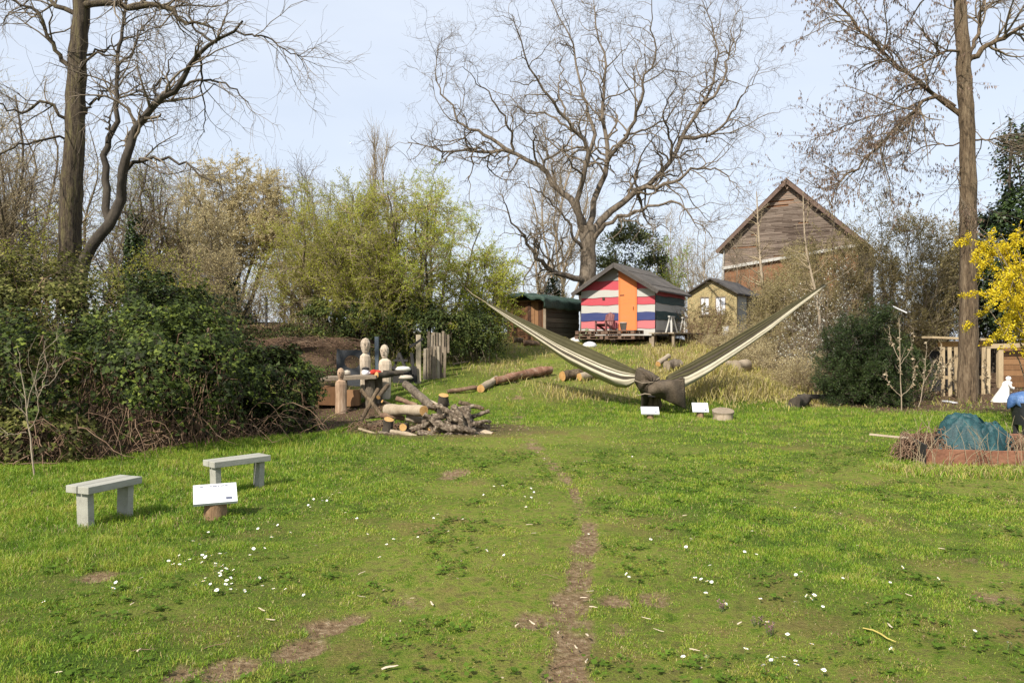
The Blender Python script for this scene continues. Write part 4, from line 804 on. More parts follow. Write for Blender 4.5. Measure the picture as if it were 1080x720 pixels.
for i, (p, q, w, da, db) in enumerate([((420,458),(450,447),7,-.1,.1),((446,448),(470,436),9,0,.2),((455,440),(490,432),8,.2,.1),((452,455),(484,450),10,.0,.0),((470,447),(498,441),9,.1,.2),((480,436),(496,431),7,.1,.0),((486,432),(492,458),10,.0,-.1),((488,458),(515,461),9,-.15,-.1),((494,446),(515,452),8,.1,.1),((455,459),(489,462),6,-.2,-.2),((460,446),(482,458),8,-.15,-.2),((498,440),(516,433),5,.2,.3),((474,440),(486,450),9,-.1,-.2),((447,437),(462,452),7,-.1,-.2),((494,454),(514,458),7,.2,.1),((436,452),(458,458),7,.1,-.1),((450,430),(474,426),5,.2,.25),((462,434),(500,428),5,.1,.1),((478,428),(489,447),6,-.15,-.2),((470,459),(500,463),5,-.3,-.3),((440,456),(470,461),5,-.3,-.25),((448,440),(452,424),4,.3,.4),((490,450),(517,445),4,-.1,.1),((462,428),(480,442),6,-.1,-.2),((400,456),(432,462),4,-.2,-.3),((476,452),(500,456),8,-.25,-.2)]):
    wpl('knobbly dark lichen spotted branch heaped in the woodpile', p, q, w*.9, 40+i, da, db, bark=MAT('lichen_bark', [(.03,.022,.016),(.11,.08,.055),(.23,.18,.13),(.52,.45,.35)], 22, (1,1,1), .9, 1., lo=.38, hi=.64) if i == 0 else bpy.data.materials['lichen_bark'], wob=.30, n=14, bend=.10, cut=WOODG if i%3 else WOODY)
for i, (p, q, w, da, db, bk, ct, lb) in enumerate([((388,449),(416,446),6,.5,.6,BARKR,WOODY,'brown log lying left of the short dark stump of the woodpile'),((402,438),(426,441),6,.8,.7,TWIGR,WOODB,'reddish log behind the short dark stump of the woodpile'),((430,441),(462,446),8,.5,.3,BARKP,WOODY,'pale log lying across the middle of the woodpile'),((446,424),(474,441),6,.5,.2,BARKR,WOODY,'brown split log sloping down behind the standing log of the woodpile'),((498,452),(520,459),7,.2,-.1,BARKP,WOODY,'pale log at the right end of the woodpile'),((412,455),(446,463),5,-.2,-.3,BARKP,WOODG,'pale branch lying along the front of the woodpile'),((378,452),(404,460),3,.1,-.1,TWIGL,WOODG,'thin pale branch lying in the grass left of the woodpile'),((484,424),(510,431),5,.7,.6,BARKR,WOODY,'brown branch lying behind the right half of the woodpile'),((418,420),(440,428),6,1.2,1.0,TWIGR,WOODB,'reddish log at the far back of the woodpile')]):
    wpl(lb, p, q, w, 90+i, da, db, bark=bk, cut=ct, wob=.12, n=9, bend=.03)
# crossed sticks left of the woodpile
def sawbuck():
    o = og(393,446); t = thing('sawhorse', 'crossed pale wooden poles of a sawhorse left of the woodpile', 'sawhorse', o); d = 14.2
    for (p, q, w, da, db) in [((381,411),(404,440),4.5,.3,-.1),((379,447),(399,410),4.5,-.2,.3),((399,419),(409,406),5,.1,.5),((383,441),(416,439),2.5,.1,.2),((386,447),(404,443),2.5,0,.2),((403,423),(424,433),3.5,.1,.4),((380,437),(396,456),1.6,-.4,-.5)]:
        m = MB(); a = W(*p, d+da); b = W(*q, d+db); m.tube([a, a.lerp(b,.5)+Vector((0,0,.01)), b], [pw(w,d)]*3, 8, 0, 1, .06, int(p[0])); m.build('pole', [BARKR, WOODY], t, org=o)
sawbuck()

# --- table with carved figures
def table():
    o = og(382,428); d = o.y; t = thing('log_table', 'rustic plank table on log legs left behind the woodpile', 'table', o); T = lambda x, y, z: o + Vector((x,y,z))
    zt = W(380,396,d).z - o.z; xl = at(343,d)-o.x; xr = at(400,d)-o.x
    m = MB()
    for k in range(3): m.box(T((xl+xr)/2+.03*k, -.28+.29*k, zt-.04+.004*k), (xr-xl, .28, .075), rot=(0,-.04,0), jit=.008, t=.3+.2*k)
    m.build('table_top', WOODG, t, org=o, bevel=.006)
    for (x, y) in ((at(391,d)-o.x, -.15), (xl+.35, .2), (xr-.1, .3)):
        m = MB(); m.tube([T(x,y,-.05), T(x+.02,y,(zt-.08)*.5), T(x,y,zt-.08)], [.12,.115,.12], 12, 0, 0, .05, int(x*10)); m.build('leg', BARK, t, org=o)
    m = MB(); m.box(T(xl+.12,-.1,.25), (.55,.5,.42), rot=(0,0,.1), jit=.015); m.box(T(xl+.72,-.2,.2), (.28,.3,.36), jit=.015, t=.8); m.build('side_box', WOODB, t, org=o, bevel=.006)
    log('log with orange sawn face lying on the right end of the table', T(xr-.02,-.25,zt+.02), T(xr+.28,.15,zt+.03), .075, .07, 60, BARKD, WOODY)
    log('dark log lying behind the sawn one on the table', T(xr+.05,.25,zt+.06), T(xr+.5,.42,zt+.04), .06, .055, 61, BARKD, BARKD)
    return o, zt
to, zt = table()
def figure(label, base, H, w, mat, seed, face=.0):
    t = thing('carved_figure', label, 'carving', base, face, 'carved wooden figures'); r = w/2; hd = H*.25; b = H-hd
    m = MB(); m.lathe((0,0,0), [(0,-.03),(r*.95,-.03),(r*1.0,.1*b),(r*.95,.5*b),(r*1.04,.84*b),(r*.92,.93*b),(r*.42,.985*b),(r*.30,b*1.03)], 10, 0, False, 1, .62, .05, (random.uniform(-.02,.02),0), seed); m.build('body', mat, t)
    m = MB(); hr = hd*.5; prof = [(0,0),(hr*.38,.02*hd),(hr*.52,.2*hd),(hr*.64,.45*hd),(hr*.62,.68*hd),(hr*.42,.9*hd),(0,hd)]
    m.lathe((0,0,b), [(q, z) for q, z in prof], 9, 0, False, 1, .9, .04); hm = m.build('head', mat, t)
    m = MB(); m.lathe((0,-hr*.56,b+hd*.36), [(0,0),(.014,.005),(.018,.03),(0,.07)], 8); m.build('nose', mat, hm)
    for nm, c_, d_ in (('eye',(-hr*.28,-hr*.55,b+hd*.56),(.02,.02,.014)),('eye',(hr*.28,-hr*.55,b+hd*.56),(.02,.02,.014)),('mouth',(0,-hr*.48,b+hd*.24),(.05,.02,.012))):
        m = MB(); m.box(c_, d_); m.build(nm, DARK, hm)
CARVE = MAT('carved_pale_wood', [(.26,.20,.14),(.46,.38,.29),(.56,.49,.40)], 4, (1,1,.25), .8, .35)
CARVB = MAT('carved_brown_wood', [(.16,.10,.06),(.34,.23,.15),(.46,.36,.26)], 4, (1,1,.25), .8, .35)
d = to.y
figure('tall brown carved figure standing in front of the table', Vector((at(359.5,d-.75),d-.75,hz(at(359.5,d-.75),d-.75))), W(0,384,d).z-W(0,430,d).z, .25, CARVB, 1, .3)
figure('taller pale carved figure behind the table, left of two', Vector((at(385.5,d+.75),d+.75,hz(at(385,d+.75),d+.75))), W(0,356,d+.75).z-hz(at(385,d+.75),d+.75), .27, CARVE, 2, .5)
figure('shorter pale carved figure behind the table, right of two', Vector((at(405.5,d+.7),d+.7,hz(at(405,d+.7),d+.7))), W(0,363,d+.7).z-hz(at(405,d+.7),d+.7), .31, CARVE, 3, -.1)
# things on the table
tz = to.z + zt
m = MB(); c = Vector((at(385,d), d+.05, tz-.0)); m.lathe(c, [(0,0),(.06,.0),(.085,.04),(.09,.09),(.06,.13),(.03,.14),(0,.145)], 14); m.lathe(c+Vector((0,.02,.13)), [(.07,0),(.10,.02),(.06,.06),(0,.075)], 12, 1); m.tube([c+Vector((.08,0,.05)),c+Vector((.13,0,.08)),c+Vector((.15,0,.12))],[.02,.015,.012],8)
tag(m.build('white_pot', [MAT('white_enamel', [(.6,.62,.66),(.8,.8,.82)], 5, (1,1,1), .3, 0), DARK], None), 'white pot with dark lid on the table', 'pot')
m = MB(); c = Vector((at(396.5,d+.1), d+.1, tz+.0)); 
for k in range(5): m.lathe(c+Vector((random.uniform(-.07,.07),random.uniform(-.05,.05),random.uniform(0,.03))), [(0,0),(.07,.01),(.085,.05),(.05,.10),(0,.12)], 9, 0, True, 1.1, .8, .12)
tag(m.build('red_cloth', MAT('red_cloth', [(.22,.015,.01),(.50,.04,.02)], 9, (1,1,1), .8, .5), None), 'crumpled red cloth on the table', 'cloth')
m = MB(); c = Vector((at(366,d+.1), d+.1, tz)); m.lathe(c, [(0,0),(.06,.005),(.09,.05),(.07,.11),(0,.13)], 10, 0, True, 1, .8, .08); tag(m.build('pale_stone', MAT('pale_stone', [(.3,.26,.2),(.5,.45,.38)], 8), None), 'small pale stone at the left end of the table', 'stone')
# dark panel with cut-outs, trestle, posts, picket panel behind
def panel():
    y = 19.1; o = Vector((at(372,y), y, hz(at(372,y), y))); t = thing('garden_screen', 'charcoal screen with a round hole behind the left carved figure', 'screen', o)
    x0, x1 = at(355,y), at(390,y); z0, z1 = o.z, W(0,369,y).z; cx, cz, r = at(371.5,y), W(0,381.5,y).z, .17; m = MB(); n = 28; P = []
    for i in range(n+1):
        a = 2*math.pi*i/n; c_, s_ = math.cos(a), math.sin(a); k = min((x1-cx if c_ > 0 else x0-cx)/c_ if abs(c_) > 1e-6 else 9, (z1-cz if s_ > 0 else z0-cz)/s_ if abs(s_) > 1e-6 else 9)
        P.append([(cx+r*1.2*c_, y, cz+r*s_), (cx+k*c_, y, cz+k*s_)])
    m.grid(P, smooth=False); m.build('board', MAT('charcoal_paint', [(.025,.028,.032),(.05,.053,.058)], 3, (1,1,1), .7, .1), t, org=o, solid=.035)
    for px in (356,389): m = MB(); m.bar((at(px,y),y+.06,o.z-.1),(at(px,y),y+.06,z1+.03),.06,.06); m.build('post', DARK, t, org=o)
panel()
def post(label, px, py, top, w, mat, d=None, name='post'):
    p = og(px, py) if d is None else Vector((at(px,d), d, hz(at(px,d),d))); zt_ = W(0, top, p.y).z; m = MB(); m.box((0,0,(zt_-p.z)/2-.05), (w, w, zt_-p.z+.1), jit=.006); ob = m.build(name, mat, None, bevel=.006); ob.location = p; return tag(ob, label, 'post')
post('pale square wooden post left of the picket panel', 441.5, 404, 353, .13, MAT('pale_post', [(.22,.18,.12),(.36,.30,.21),(.44,.38,.29)], 5, (1,1,.3), .85, .3))
post('slate blue upright post between the two pale carved figures', 397.5, 0, 355, .10, MAT('slate_paint', [(.05,.065,.08),(.09,.11,.13)], 4), 19.3)
post('thin dark fence post above the bare earth bank', 281, 0, 313, .07, DARK, 26)
def trestle():
    y = 19.2; o = Vector((at(424,y), y, hz(at(424,y), y))); t = thing('dark_trestle', 'black crossed trestle in the shade right of the carved figures', 'trestle', o)
    for (p, q, w) in [((411,402),(421,372),.07),((434,402),(421,372),.07),((411,386),(438,400),.06),((415,380),(430,380),.05),((432,366),(446,357),.05),((437,400),(434,372),.06)]:
        m = MB(); m.bar(W(*p,y+random.uniform(-.1,.1)), W(*q,y+random.uniform(-.1,.1)), w, .06); m.build('bar', DARK, t, org=o)
    m = MB(); m.bar(W(414,402,y+.5), W(440,401,y+.5), .05, .75); m.build('back_board', DARK, t, org=o)
trestle()
for i, (px, py, r, lb) in enumerate([(425,389,.16,'white stone lying on the black trestle'),(428,398,.15,'grey stone below the white one at the black trestle')]):
    m = MB(); c = W(px,py,18.9); m.lathe(c-Vector((0,0,r*.4)), [(0,0),(r*.8,.02),(r,r*.35),(r*.7,r*.75),(0,r*.85)], 10, 0, True, 1.3, .8, .09); tag(m.build('stone', MAT('white_stone', [(.4,.38,.34),(.62,.6,.56)], 8) if i == 0 else bpy.data.materials['pale_stone'], None), lb, 'stone')
def picket(label, px0, px1, top, bot, d0, d1, n, seed):
    r = random.Random(seed); a = Vector((at(px0,d0), d0, 0)); b = Vector((at(px1,d1), d1, 0)); o = (a+b)/2; o.z = hz(o.x,o.y); t = thing('picket_panel', label, 'fence', o, 0, 'picket panels')
    for k in range(n):
        p = a.lerp(b, (k+.5)/n); zt_ = W(0,top,p.y).z + r.uniform(-.05,.05); zb = W(0,bot,p.y).z; l = r.uniform(-.03,.03)
        m = MB(); m.box((p.x-o.x+l/2,p.y-o.y,(zt_+zb)/2-o.z), (.075,.022,zt_-zb), (0,l,0), t=r.random()); m.build('picket', WOODG, t, bevel=.003)
    for f in (.2,.8):
        z = W(0,bot+(top-bot)*f,(d0+d1)/2).z - o.z; m = MB(); m.bar(Vector((a.x-o.x,a.y-o.y+.035,z)), Vector((b.x-o.x,b.y-o.y+.035,z)), .03, .06); m.build('rail', WOODG, t)
picket('grey picket panel standing right of the pale post', 446, 470, 366, 402, 20.3, 20.6, 8, 1)
picket('upper picket panel propped behind the first one', 450, 474, 351, 372, 21.0, 21.3, 8, 2)
plank('grey plank lying on the grass right of the picket panels', gl(478,385,.04), gl(493,383,.05), .14, .03, WOODG)

# --- hammock with tarpaulin
def hammock():
    d = 16.9; o = Vector((at(695,d), d, hz(at(695,d), d))); t = thing('hammock', 'striped olive and cream hammock hung in a wide V over the lawn', 'hammock', o)
    OL = MAT('olive_cloth', [(.038,.034,.014),(.068,.06,.026)], 3, (1,1,1), .85, .1); CR = MAT('cream_cloth', [(.32,.285,.20),(.45,.41,.31)], 3, (1,1,1), .85, .1); DK = MAT('dark_brown_cloth', [(.035,.028,.018),(.06,.048,.032)], 3, (1,1,1), .85, .1)
    def wing(name, top, bot, d0, d1, bands, op):
        n = 26; nv = 25; m = MB(); P = []
        tp = np.array(top, float); bt = np.array(bot, float); s = np.linspace(0,1,n); st = np.linspace(0,1,len(tp)); sb = np.linspace(0,1,len(bt))
        tp = np.stack([np.interp(s,st,tp[:,k]) for k in (0,1)],1); bt = np.stack([np.interp(s,sb,bt[:,k]) for k in (0,1)],1)
        for i in range(n):
            dd = d0+(d1-d0)*s[i]; A = W(*tp[i],dd); B = W(*bt[i],dd); w = (B-A).length; row = []
            for j in range(nv):
                v = j/(nv-1); q = A.lerp(B, v) + Vector((0, -.50*w*(v**1.1)*(1-v**12) + .010*math.sin(s[i]*60+v*5)*min(1,w*3)*v, 0)); q.y += .012*math.sin(v*40+s[i]*7)*min(1,w*2); row.append(q)
            for j in range(1, 12):   # the sheet returns behind to the other edge
                v = 1-j/12*.86; q = A.lerp(B, v) + Vector((0, .30*w*math.sin(math.pi*(1-v)*.8)+.10*w*j/12+.03, .02*j/12)); row.append(q)
            P.append(row)
        def mf(i, j):
            v = (j+.5)/(nv-1)
            if v > 1: return 0
            for e, k in bands:
                if v <= e: return k
            return 0
        m.grid(P, mf=mf); c = m.build(name, [OL, CR, DK], t, org=o); c.modifiers.new('solid','SOLIDIFY').thickness = .012
    wing('left_cloth', [(513,318.5),(560,340),(610,362),(671,390)], [(513,320.5),(538,339),(565,358),(600,383),(630,399),(650,408),(662,409),(671,402)], 18.4, d, [(.40,0),(.45,1),(.50,2),(.60,1),(.70,2),(1.,1)], 1)
    wing('right_cloth', [(870,299.5),(810,335),(760,364),(704,396)], [(870,302),(842,324),(808,351),(770,377),(735,400),(718,410),(704,408)], 18.6, d, [(.26,0),(.32,2),(.44,0),(.55,2),(1.,1)], 1)
    for a, b in ((W(513.5,319.5,18.4), W(487,300,23.6)), (W(869.5,300.5,18.6), W(902,280,23.5))):
        m = MB(); m.tube([a, a.lerp(b,.5)+Vector((0,0,-.05)), b], [  .010]*3, 6); m.build('rope', TWIGL, t, org=o)
    # brown tarpaulin
    TB = MAT('brown_tarpaulin', [(.035,.026,.017),(.08,.06,.04),(.125,.098,.068)], 6, (1,1,1), .8, .9, fine=5, dist=.03)
    o2 = Vector((at(700,16.5),16.5,hz(at(700,16.5),16.5))); t2 = thing('tarpaulin', 'crumpled brown tarpaulin bundle in the middle of the hammock', 'tarpaulin', o2)
    c = W(684,402,16.6); m = MB(); P = []; n = 20; k = 30
    out = [(671,388),(675,386),(681,389),(688,392),(695,397),(697,405),(692,413),(686,418),(678,417),(672,410),(668,400)]
    for i in range(n):
        f = i/(n-1); ang = f*math.pi; row = []
        for j in range(k+1):
            u = (j % k)/k*len(out); a, b = out[int(u)%len(out)], out[(int(u)+1)%len(out)]; fr = u-int(u); px = a[0]+(b[0]-a[0])*fr; py = a[1]+(b[1]-a[1])*fr
            q = W(px,py,16.6); s = math.sin(ang)**.6; wr = 1+.10*math.sin(j*1.9+i*.8)+.06*math.sin(j*4.1-i*1.7)
            p = c + (q-c)*s*(.92+.12*(wr-1)/.1*.5); p.y = 16.6 - .36*math.cos(ang)*wr; row.append(p)
        P.append(row)
    m.grid(P); m.build('bundle', TB, t2, org=o2)
    # hanging wedge: a folded sheet pulled down to a point
    m = MB(); P = []; tl, tr, tip, bl = (684,403),(722,399.5),(723,431.5),(683,415)
    for i in range(18):
        v = i/17; row = []
        for j in range(22):
            u = j/21; a = Vector((tl[0]+(tr[0]-tl[0])*u, tl[1]+(tr[1]-tl[1])*u)); b0 = Vector((bl[0]+(tip[0]-bl[0])*u, bl[1]+(tip[1]-bl[1])*(u**1.15))); q = a.lerp(b0, v)
            dd = 16.25 - .26*math.sin(math.pi*u)*math.sin(math.pi*(.15+.8*v)) + .045*math.sin(9*u+5*v)*v + .03*math.sin(17*u-4*v); row.append(W(q.x,q.y,dd))
        P.append(row)
    m.grid(P); m.build('hanging_fold', TB, t2, org=o2, solid=.02)
    m = MB(); m.grid([[W(684+38*u/15,403-3.5*u/15+1.2*math.sin(u*.8),16.25+.5*v/6-.0*u) - Vector((0,0,.05*math.sin(v/6*3.14)+.03*math.sin(u*1.3)*v/6)) for u in range(16)] for v in range(7)]); m.build('top_fold', TB, t2, org=o2, solid=.02)
    m = MB(); m.grid([[W(686+34*u/15,406+20*(u/15)**1.2*v/6,16.72-.25*math.sin(u/15*3.1)+.05*math.sin(u)) for u in range(16)] for v in range(7)]); m.build('back_fold', TB, t2, org=o2, solid=.02)
    m = MB(); P_ = [W(669,401,16.22),W(678,404,16.15),W(688,403,16.2),W(696,398,16.3)]; m.tube(P_, [.012]*4, 6); m.tube([W(673,417,16.2),W(680,415,16.12),W(692,417,16.25)], [.014]*3, 6); m.build('cord', WOODG, t2, org=o2)
    log('dark post under the tarpaulin bundle beside the grey stump', og(679,431), W(680,413,16.65), .085, .08, 70, BARKD, BARKD, None, .08, 5, 0, 'stump', 12, 'stump')
hammock()
# ------------------------------------------------------------------ buildings
def PAINT(name, c, dirt=(.25,.22,.19), amt=.35):
    c = np.array(c); dd = np.array(dirt)
    return MAT(name, [tuple(c*.6+dd*.15), tuple(c), tuple(c*.92+dd*.06), tuple(c*(1-amt)+dd*amt)], 3, (.5,1,3), .65, .25, fine=9)
PINK = PAINT('red_paint', (.40,.05,.07)); GREYW = PAINT('whitish_paint', (.38,.37,.34)); NAVY = PAINT('navy_paint', (.022,.034,.125)); ORANGE = PAINT('orange_paint', (.60,.175,.05), amt=.18); DGREEN = PAINT('dark_green_paint', (.012,.045,.045)); PINKL = PAINT('pinkish_red_paint', (.43,.12,.13)); GREYD = PAINT('weathered_grey_paint', (.22,.21,.20))
def roof(t, Wd, D, ze, za, of, os, th, mat, name='roof', battens=0, ob=None):
    """two thick slopes with overhangs; local frame: x right, y back"""
    ob = of if ob is None else ob; k = (za-ze)/(Wd/2); m = MB()
    for s in (-1, 1):
        e = s*(Wd/2+os); zE = ze-k*os
        m.prism([(0,-of,za),(e,-of,zE),(e,-of,zE+th),(0,-of,za+th*1.15)] if s > 0 else [(0,-of,za+th*1.15),(e,-of,zE+th),(e,-of,zE),(0,-of,za)], (0, D+of+ob, 0))
        for i in range(battens):
            f = (i+.6)/battens; x = e*f; z = za+th+(zE-za)*f; m.box((x, D/2, z+.012), (.05, D+of+ob-.01, .02), rot=(0, s*math.atan(k), 0))
    return m.build(name, mat, t, bevel=.01)
def striped(m, x0, x1, zs, top, y, nx, seed, proud=.022):
    """painted boards with wavy edges; top(x) clips them under the roof; every board a little proud of the next"""
    r = random.Random(seed); nb = len(zs)-1; w = [[0 if i in (0,) else r.uniform(-.002,.002)+.012*math.sin(j*.22+i*2)+.008*math.sin(j*.61+i*5) for j in range(nx+1)] for i in range(nb+1)]
    for i in range(nb):
        off = -proud*(.6+.8*((i*7)%3)/2)
        for j in range(nx):
            xa, xb = x0+(x1-x0)*j/nx, x0+(x1-x0)*(j+1)/nx; ta, tb = top(xa), top(xb)
            la, lb, ha, hb = min(zs[i]+w[i][j],ta), min(zs[i]+w[i][j+1],tb), min(zs[i+1]+w[i+1][j],ta), min(zs[i+1]+w[i+1][j+1],tb)
            if ha-la < .004 and hb-lb < .004: continue
            m.add([(xa,y+off-.008,la),(xb,y+off-.008,lb),(xb,y+off+.004,hb),(xa,y+off+.004,ha)], [(0,1,2,3)], i)
def hut():
    a = R(30); Wd, D = 3.0, 3.6; c2 = Vector((at(691,27.5), 27.5, 0)); fc = c2 - Vector((math.cos(a),-math.sin(a),0))*Wd/2; z0 = hz(fc.x, fc.y)
    t = thing('striped_hut', 'wooden hut painted in red, white and blue stripes with an orange door', 'hut', (fc.x, fc.y, z0), -a); zb, ze, za = 2.0-z0, 3.58-z0, 4.50-z0
    top = lambda x: ze+(za-ze)*(1-abs(x)/(Wd/2))-.01
    zs = [zb-.18, zb+.10, zb+.40, zb+.70, zb+1.0, zb+1.29, zb+1.57, zb+1.93, za+.1]; M1 = [GREYW, PINKL, NAVY, GREYW, PINK, GREYW, PINK, GREYD]
    m = MB(); striped(m, -Wd/2, Wd/2, zs, top, 0, 44, 3); m.M = [k for k in m.M]
    m.prism([(-Wd/2,.01,zb-.18),(Wd/2,.01,zb-.18),(Wd/2,.01,ze),(0,.01,za),(-Wd/2,.01,ze)], (0,.05,0), 8); m.build('front_wall', M1+[GREYD], t)
    # side wall facing right, built in its own frame and turned
    m = MB(); zs2 = [zb-.18, zb+.02, zb+.42, zb+.74, zb+1.04, zb+1.33, ze+.01]; striped(m, 0, D, [z for z in zs2], lambda x: ze, 0, 30, 4)
    m.V = [(Wd/2+.004-v[1], v[0], v[2]) for v in m.V]; m.box((Wd/2-.03, D/2, (zb-.18+ze)/2), (.05, D, ze-zb+.16), m=6); m.build('side_wall', [GREYD, GREYW, DGREEN, GREYW, DGREEN, PINK, GREYD], t)
    m = MB(); m.box((-Wd/2+.03, D/2, (zb-.18+ze)/2), (.05, D, ze-zb+.16)); m.build('side_wall', GREYD, t)
    m = MB(); m.prism([(-Wd/2,D-.01,zb-.18),(Wd/2,D-.01,zb-.18),(Wd/2,D-.01,ze),(0,D-.01,za),(-Wd/2,D-.01,ze)], (0,-.05,0)); m.build('back_wall', GREYD, t)
    xl, xr = .13, .75; m = MB(); m.prism([(xl,-.032,zb-.06),(xr,-.032,zb-.06),(xr,-.032,top(xr)-.02),(xl,-.032,top(xl)-.02)], (0,-.035,0)); dr = m.build('door', ORANGE, t, bevel=.006)
    m = MB(); m.box((xl-.03,-.05,(zb-.06+top(xl))/2-.02),(.05,.05,top(xl)-zb)); m.box((xr+.03,-.05,(zb-.06+top(xr))/2-.03),(.05,.05,top(xr)-zb-.04)); m.build('door_frame', ORANGE, t, bevel=.004)
    for zz in (zb+.2, zb+1.35): m = MB(); m.box((xl+.09,-.072,zz),(.17,.008,.035)); m.build('hinge', DARK, dr)
    m = MB(); m.tube([(xr-.07,-.07,zb+.8),(xr-.07,-.11,zb+.8),(xr-.07,-.11,zb+.9),(xr-.07,-.07,zb+.9)], [.009]*4, 6); m.build('handle', DARK, dr)
    roof(t, Wd+.02, D, ze, za, .38, .26, .07, MAT('corrugated_felt', [(.04,.034,.03),(.085,.075,.066),(.13,.115,.10)], 1.4, (1,1,1), .9, .3, fine=10), battens=2, ob=.2)
    m = MB(); k = (za-ze)/(Wd/2)
    for s in (-1,1):
        e = s*(Wd/2+.24); m.bar((0,-.395,za-.03),(e,-.395,za-k*abs(e)-.03),.025,.13)
    m.build('barge_board', FELT, t)
    m = MB(); m.box((-.55,-.03,zb+1.24),(.10,.05,.08)); m.build('nest_box', BARKD, t)
    for x in (-Wd/2+.2, -.2, Wd/2-.15):
        m = MB(); m.box((x,.2,(zb-.18)/2-.1),(.22,.25,zb-.18+.2)); m.build('pier', WOODG, t)
    def L(x, y, z): q = Matrix.Rotation(-a,4,'Z')@Vector((x,y,0)); return Vector((fc.x+q.x, fc.y+q.y, z0+z))
    return a, L, zb, Wd, D, z0
ha, HL, hzb, hW, hD, hz0 = hut()
def pallet(label, c, rz, w, dp, h=.14):
    t = thing('pallet', label, 'pallet', c, rz, 'pallets before the striped hut'); WP = bpy.data.materials.get('pallet_wood') or MAT('pallet_wood', [(.05,.028,.02),(.13,.08,.055),(.22,.16,.12)], 4, (1,1,1), .85, .3, attr=.3)
    m = MB(); n = 8
    for i in range(n): m.box((-w/2+w*(i+.5)/n, 0, h-.011), (w/n*.82, dp, .022), t=random.random())
    m.build('deck', WP, t)
    for y in (-dp/2+.05, 0, dp/2-.05):
        m = MB(); m.box((0,y,h-.034),(w,.09,.022))
        for x in (-w/2+.07, 0, w/2-.07): m.box((x,y,h/2-.01),(.13,.09,h-.072))
        m.box((0,y,.012),(w,.09,.022)); m.build('runner', WP, t)
for i, (x, z, lb) in enumerate([(-.62,-.18,'lower left pallet of the step before the striped hut'),(.60,-.18,'lower right pallet of the step before the striped hut'),(-.60,.0,'upper left pallet under the red chair'),(.58,.01,'upper right pallet under the white bucket')]):
    p = HL(x,-.78,hzb+z-.14); 
    pallet(lb, p, -ha+random.uniform(-.02,.02), 1.16, 1.0)
def chair():
    p = HL(-.22,-.70,hzb+.0); t = thing('garden_chair', 'small weathered red slatted garden chair beside the orange door', 'chair', p, -ha-.25); t.scale = (.85,)*3; RC = MAT('faded_red_wood', [(.08,.028,.026),(.16,.06,.055),(.27,.15,.14)], 6, (1,1,.4), .8, .3)
    m = MB()
    for k in range(4): m.box((0,-.26+.13*k,.30-.03*k),(.52,.11,.022),rot=(-.2,0,0))
    m.build('seat', RC, t)
    m = MB()
    for k in range(5): x = -.2+.1*k; h = .62-.05*abs(k-2); m.box((x,.24+.09,.22+h/2),(.085,.02,h),rot=(-.28,0,x*.25))
    m.build('backrest', RC, t)
    for s in (-1,1):
        m = MB(); m.box((s*.28,-.28,.21),(.05,.09,.42)); m.build('leg', RC, t)
        m = MB(); m.bar((s*.27,-.3,.30),(s*.27,.42,.02),.03,.1); m.build('leg', RC, t)
        m = MB(); m.box((s*.31,-.05,.43),(.11,.62,.022)); m.build('armrest', RC, t)
chair()
def bucket():
    p = HL(.62,-.95,hzb+.02); t = thing('bucket', 'white bucket standing on the pallet right of the orange door', 'bucket', p)
    m = MB(); m.lathe((0,0,0), [(0,0),(.10,0),(.13,.26),(.138,.26),(.138,.275),(.125,.275),(.10,.02),(0,.02)], 18); m.build('body', WHITE, t)
    m = MB(); m.tube([(.135*math.cos(u),.02-.05*math.sin(u),.26-.10*math.sin(u)) for u in np.linspace(0,math.pi,9)], [.005]*9, 6); m.build('handle', DARK, t)
bucket()
def platform():
    t = thing('plank_platform', 'grey plank platform along the right wall of the striped hut', 'platform', HL(hW/2+.55,1.2,0), -ha); z = hzb-.10
    m = MB()
    for k in range(4): m.box((-.36+.24*k,0,z),(.22,4.3,.05),t=random.random())
    m.build('deck', WOODG, t, bevel=.004)
    for x in (-.35,.4):
        for y in (-2,0,2): m = MB(); m.box((x,y,z/2-.1),(.09,.09,z+.15)); m.build('leg', WOODG, t)
platform()
for i, (y, lb) in enumerate([(.55,'pale trestle on the platform nearest the corner of the striped hut'),(2.2,'pale trestle on the platform farther back along the green wall')]):
    p = HL(hW/2+.45,y,hzb-.07); t = thing('trestle', lb, 'trestle', p, -ha, 'trestles on the platform')
    for s in (-1,1):
        for q in (-1,1): m = MB(); m.bar((q*.1,s*.36,0),(q*.02,s*.12,.58),.05,.035); m.build('leg', GREYW, t)
    m = MB(); m.box((0,0,.60),(.08,.62,.05)); m.build('beam', GREYW, t)
# bags and ball left of the step
def ball():
    g = np.random.default_rng(5); p = og(619,362); c = p+Vector((0,0,.24)); t = thing('net_bag', 'round bulging green and white bag left of the pallets', 'bag', p)
    m = MB(); m.lathe(c-Vector((0,0,.26)), [(0,0),(.2,.02),(.31,.14),(.33,.27),(.27,.41),(.14,.50),(.05,.52),(.07,.56),(0,.57)], 20, 0, True, 1, .9, .05); m.build('sack', MAT('mottled_green_bag', [(.05,.08,.04),(.14,.19,.10),(.5,.5,.42)], 5, (1,1,1), .7, .5, lo=.35, hi=.75), t, org=p)
    m = MB(); m.tube([c+Vector((0,0,.25)),c+Vector((.03,0,.3)),c+Vector((-.03,.02,.33))], [.05,.03,.05], 8); m.build('knot', WOODG, t, org=p)
    for i, (px, py, r, lb) in enumerate([(607,361,.17,'crumpled white sack at the left of the round green bag'),(622,366,.17,'crumpled white sack in front of the round green bag')]):
        q = og(px,py); m = MB(); m.lathe((0,0,0), [(0,-.02),(r,-.02),(r*1.15,.06),(r*.8,.15),(r*.35,.19),(0,.2)], 13, 0, True, 1.3, .8, .13); o = m.build('white_sack', WHITE, None); o.location = q; tag(o, lb, 'sack')
ball()
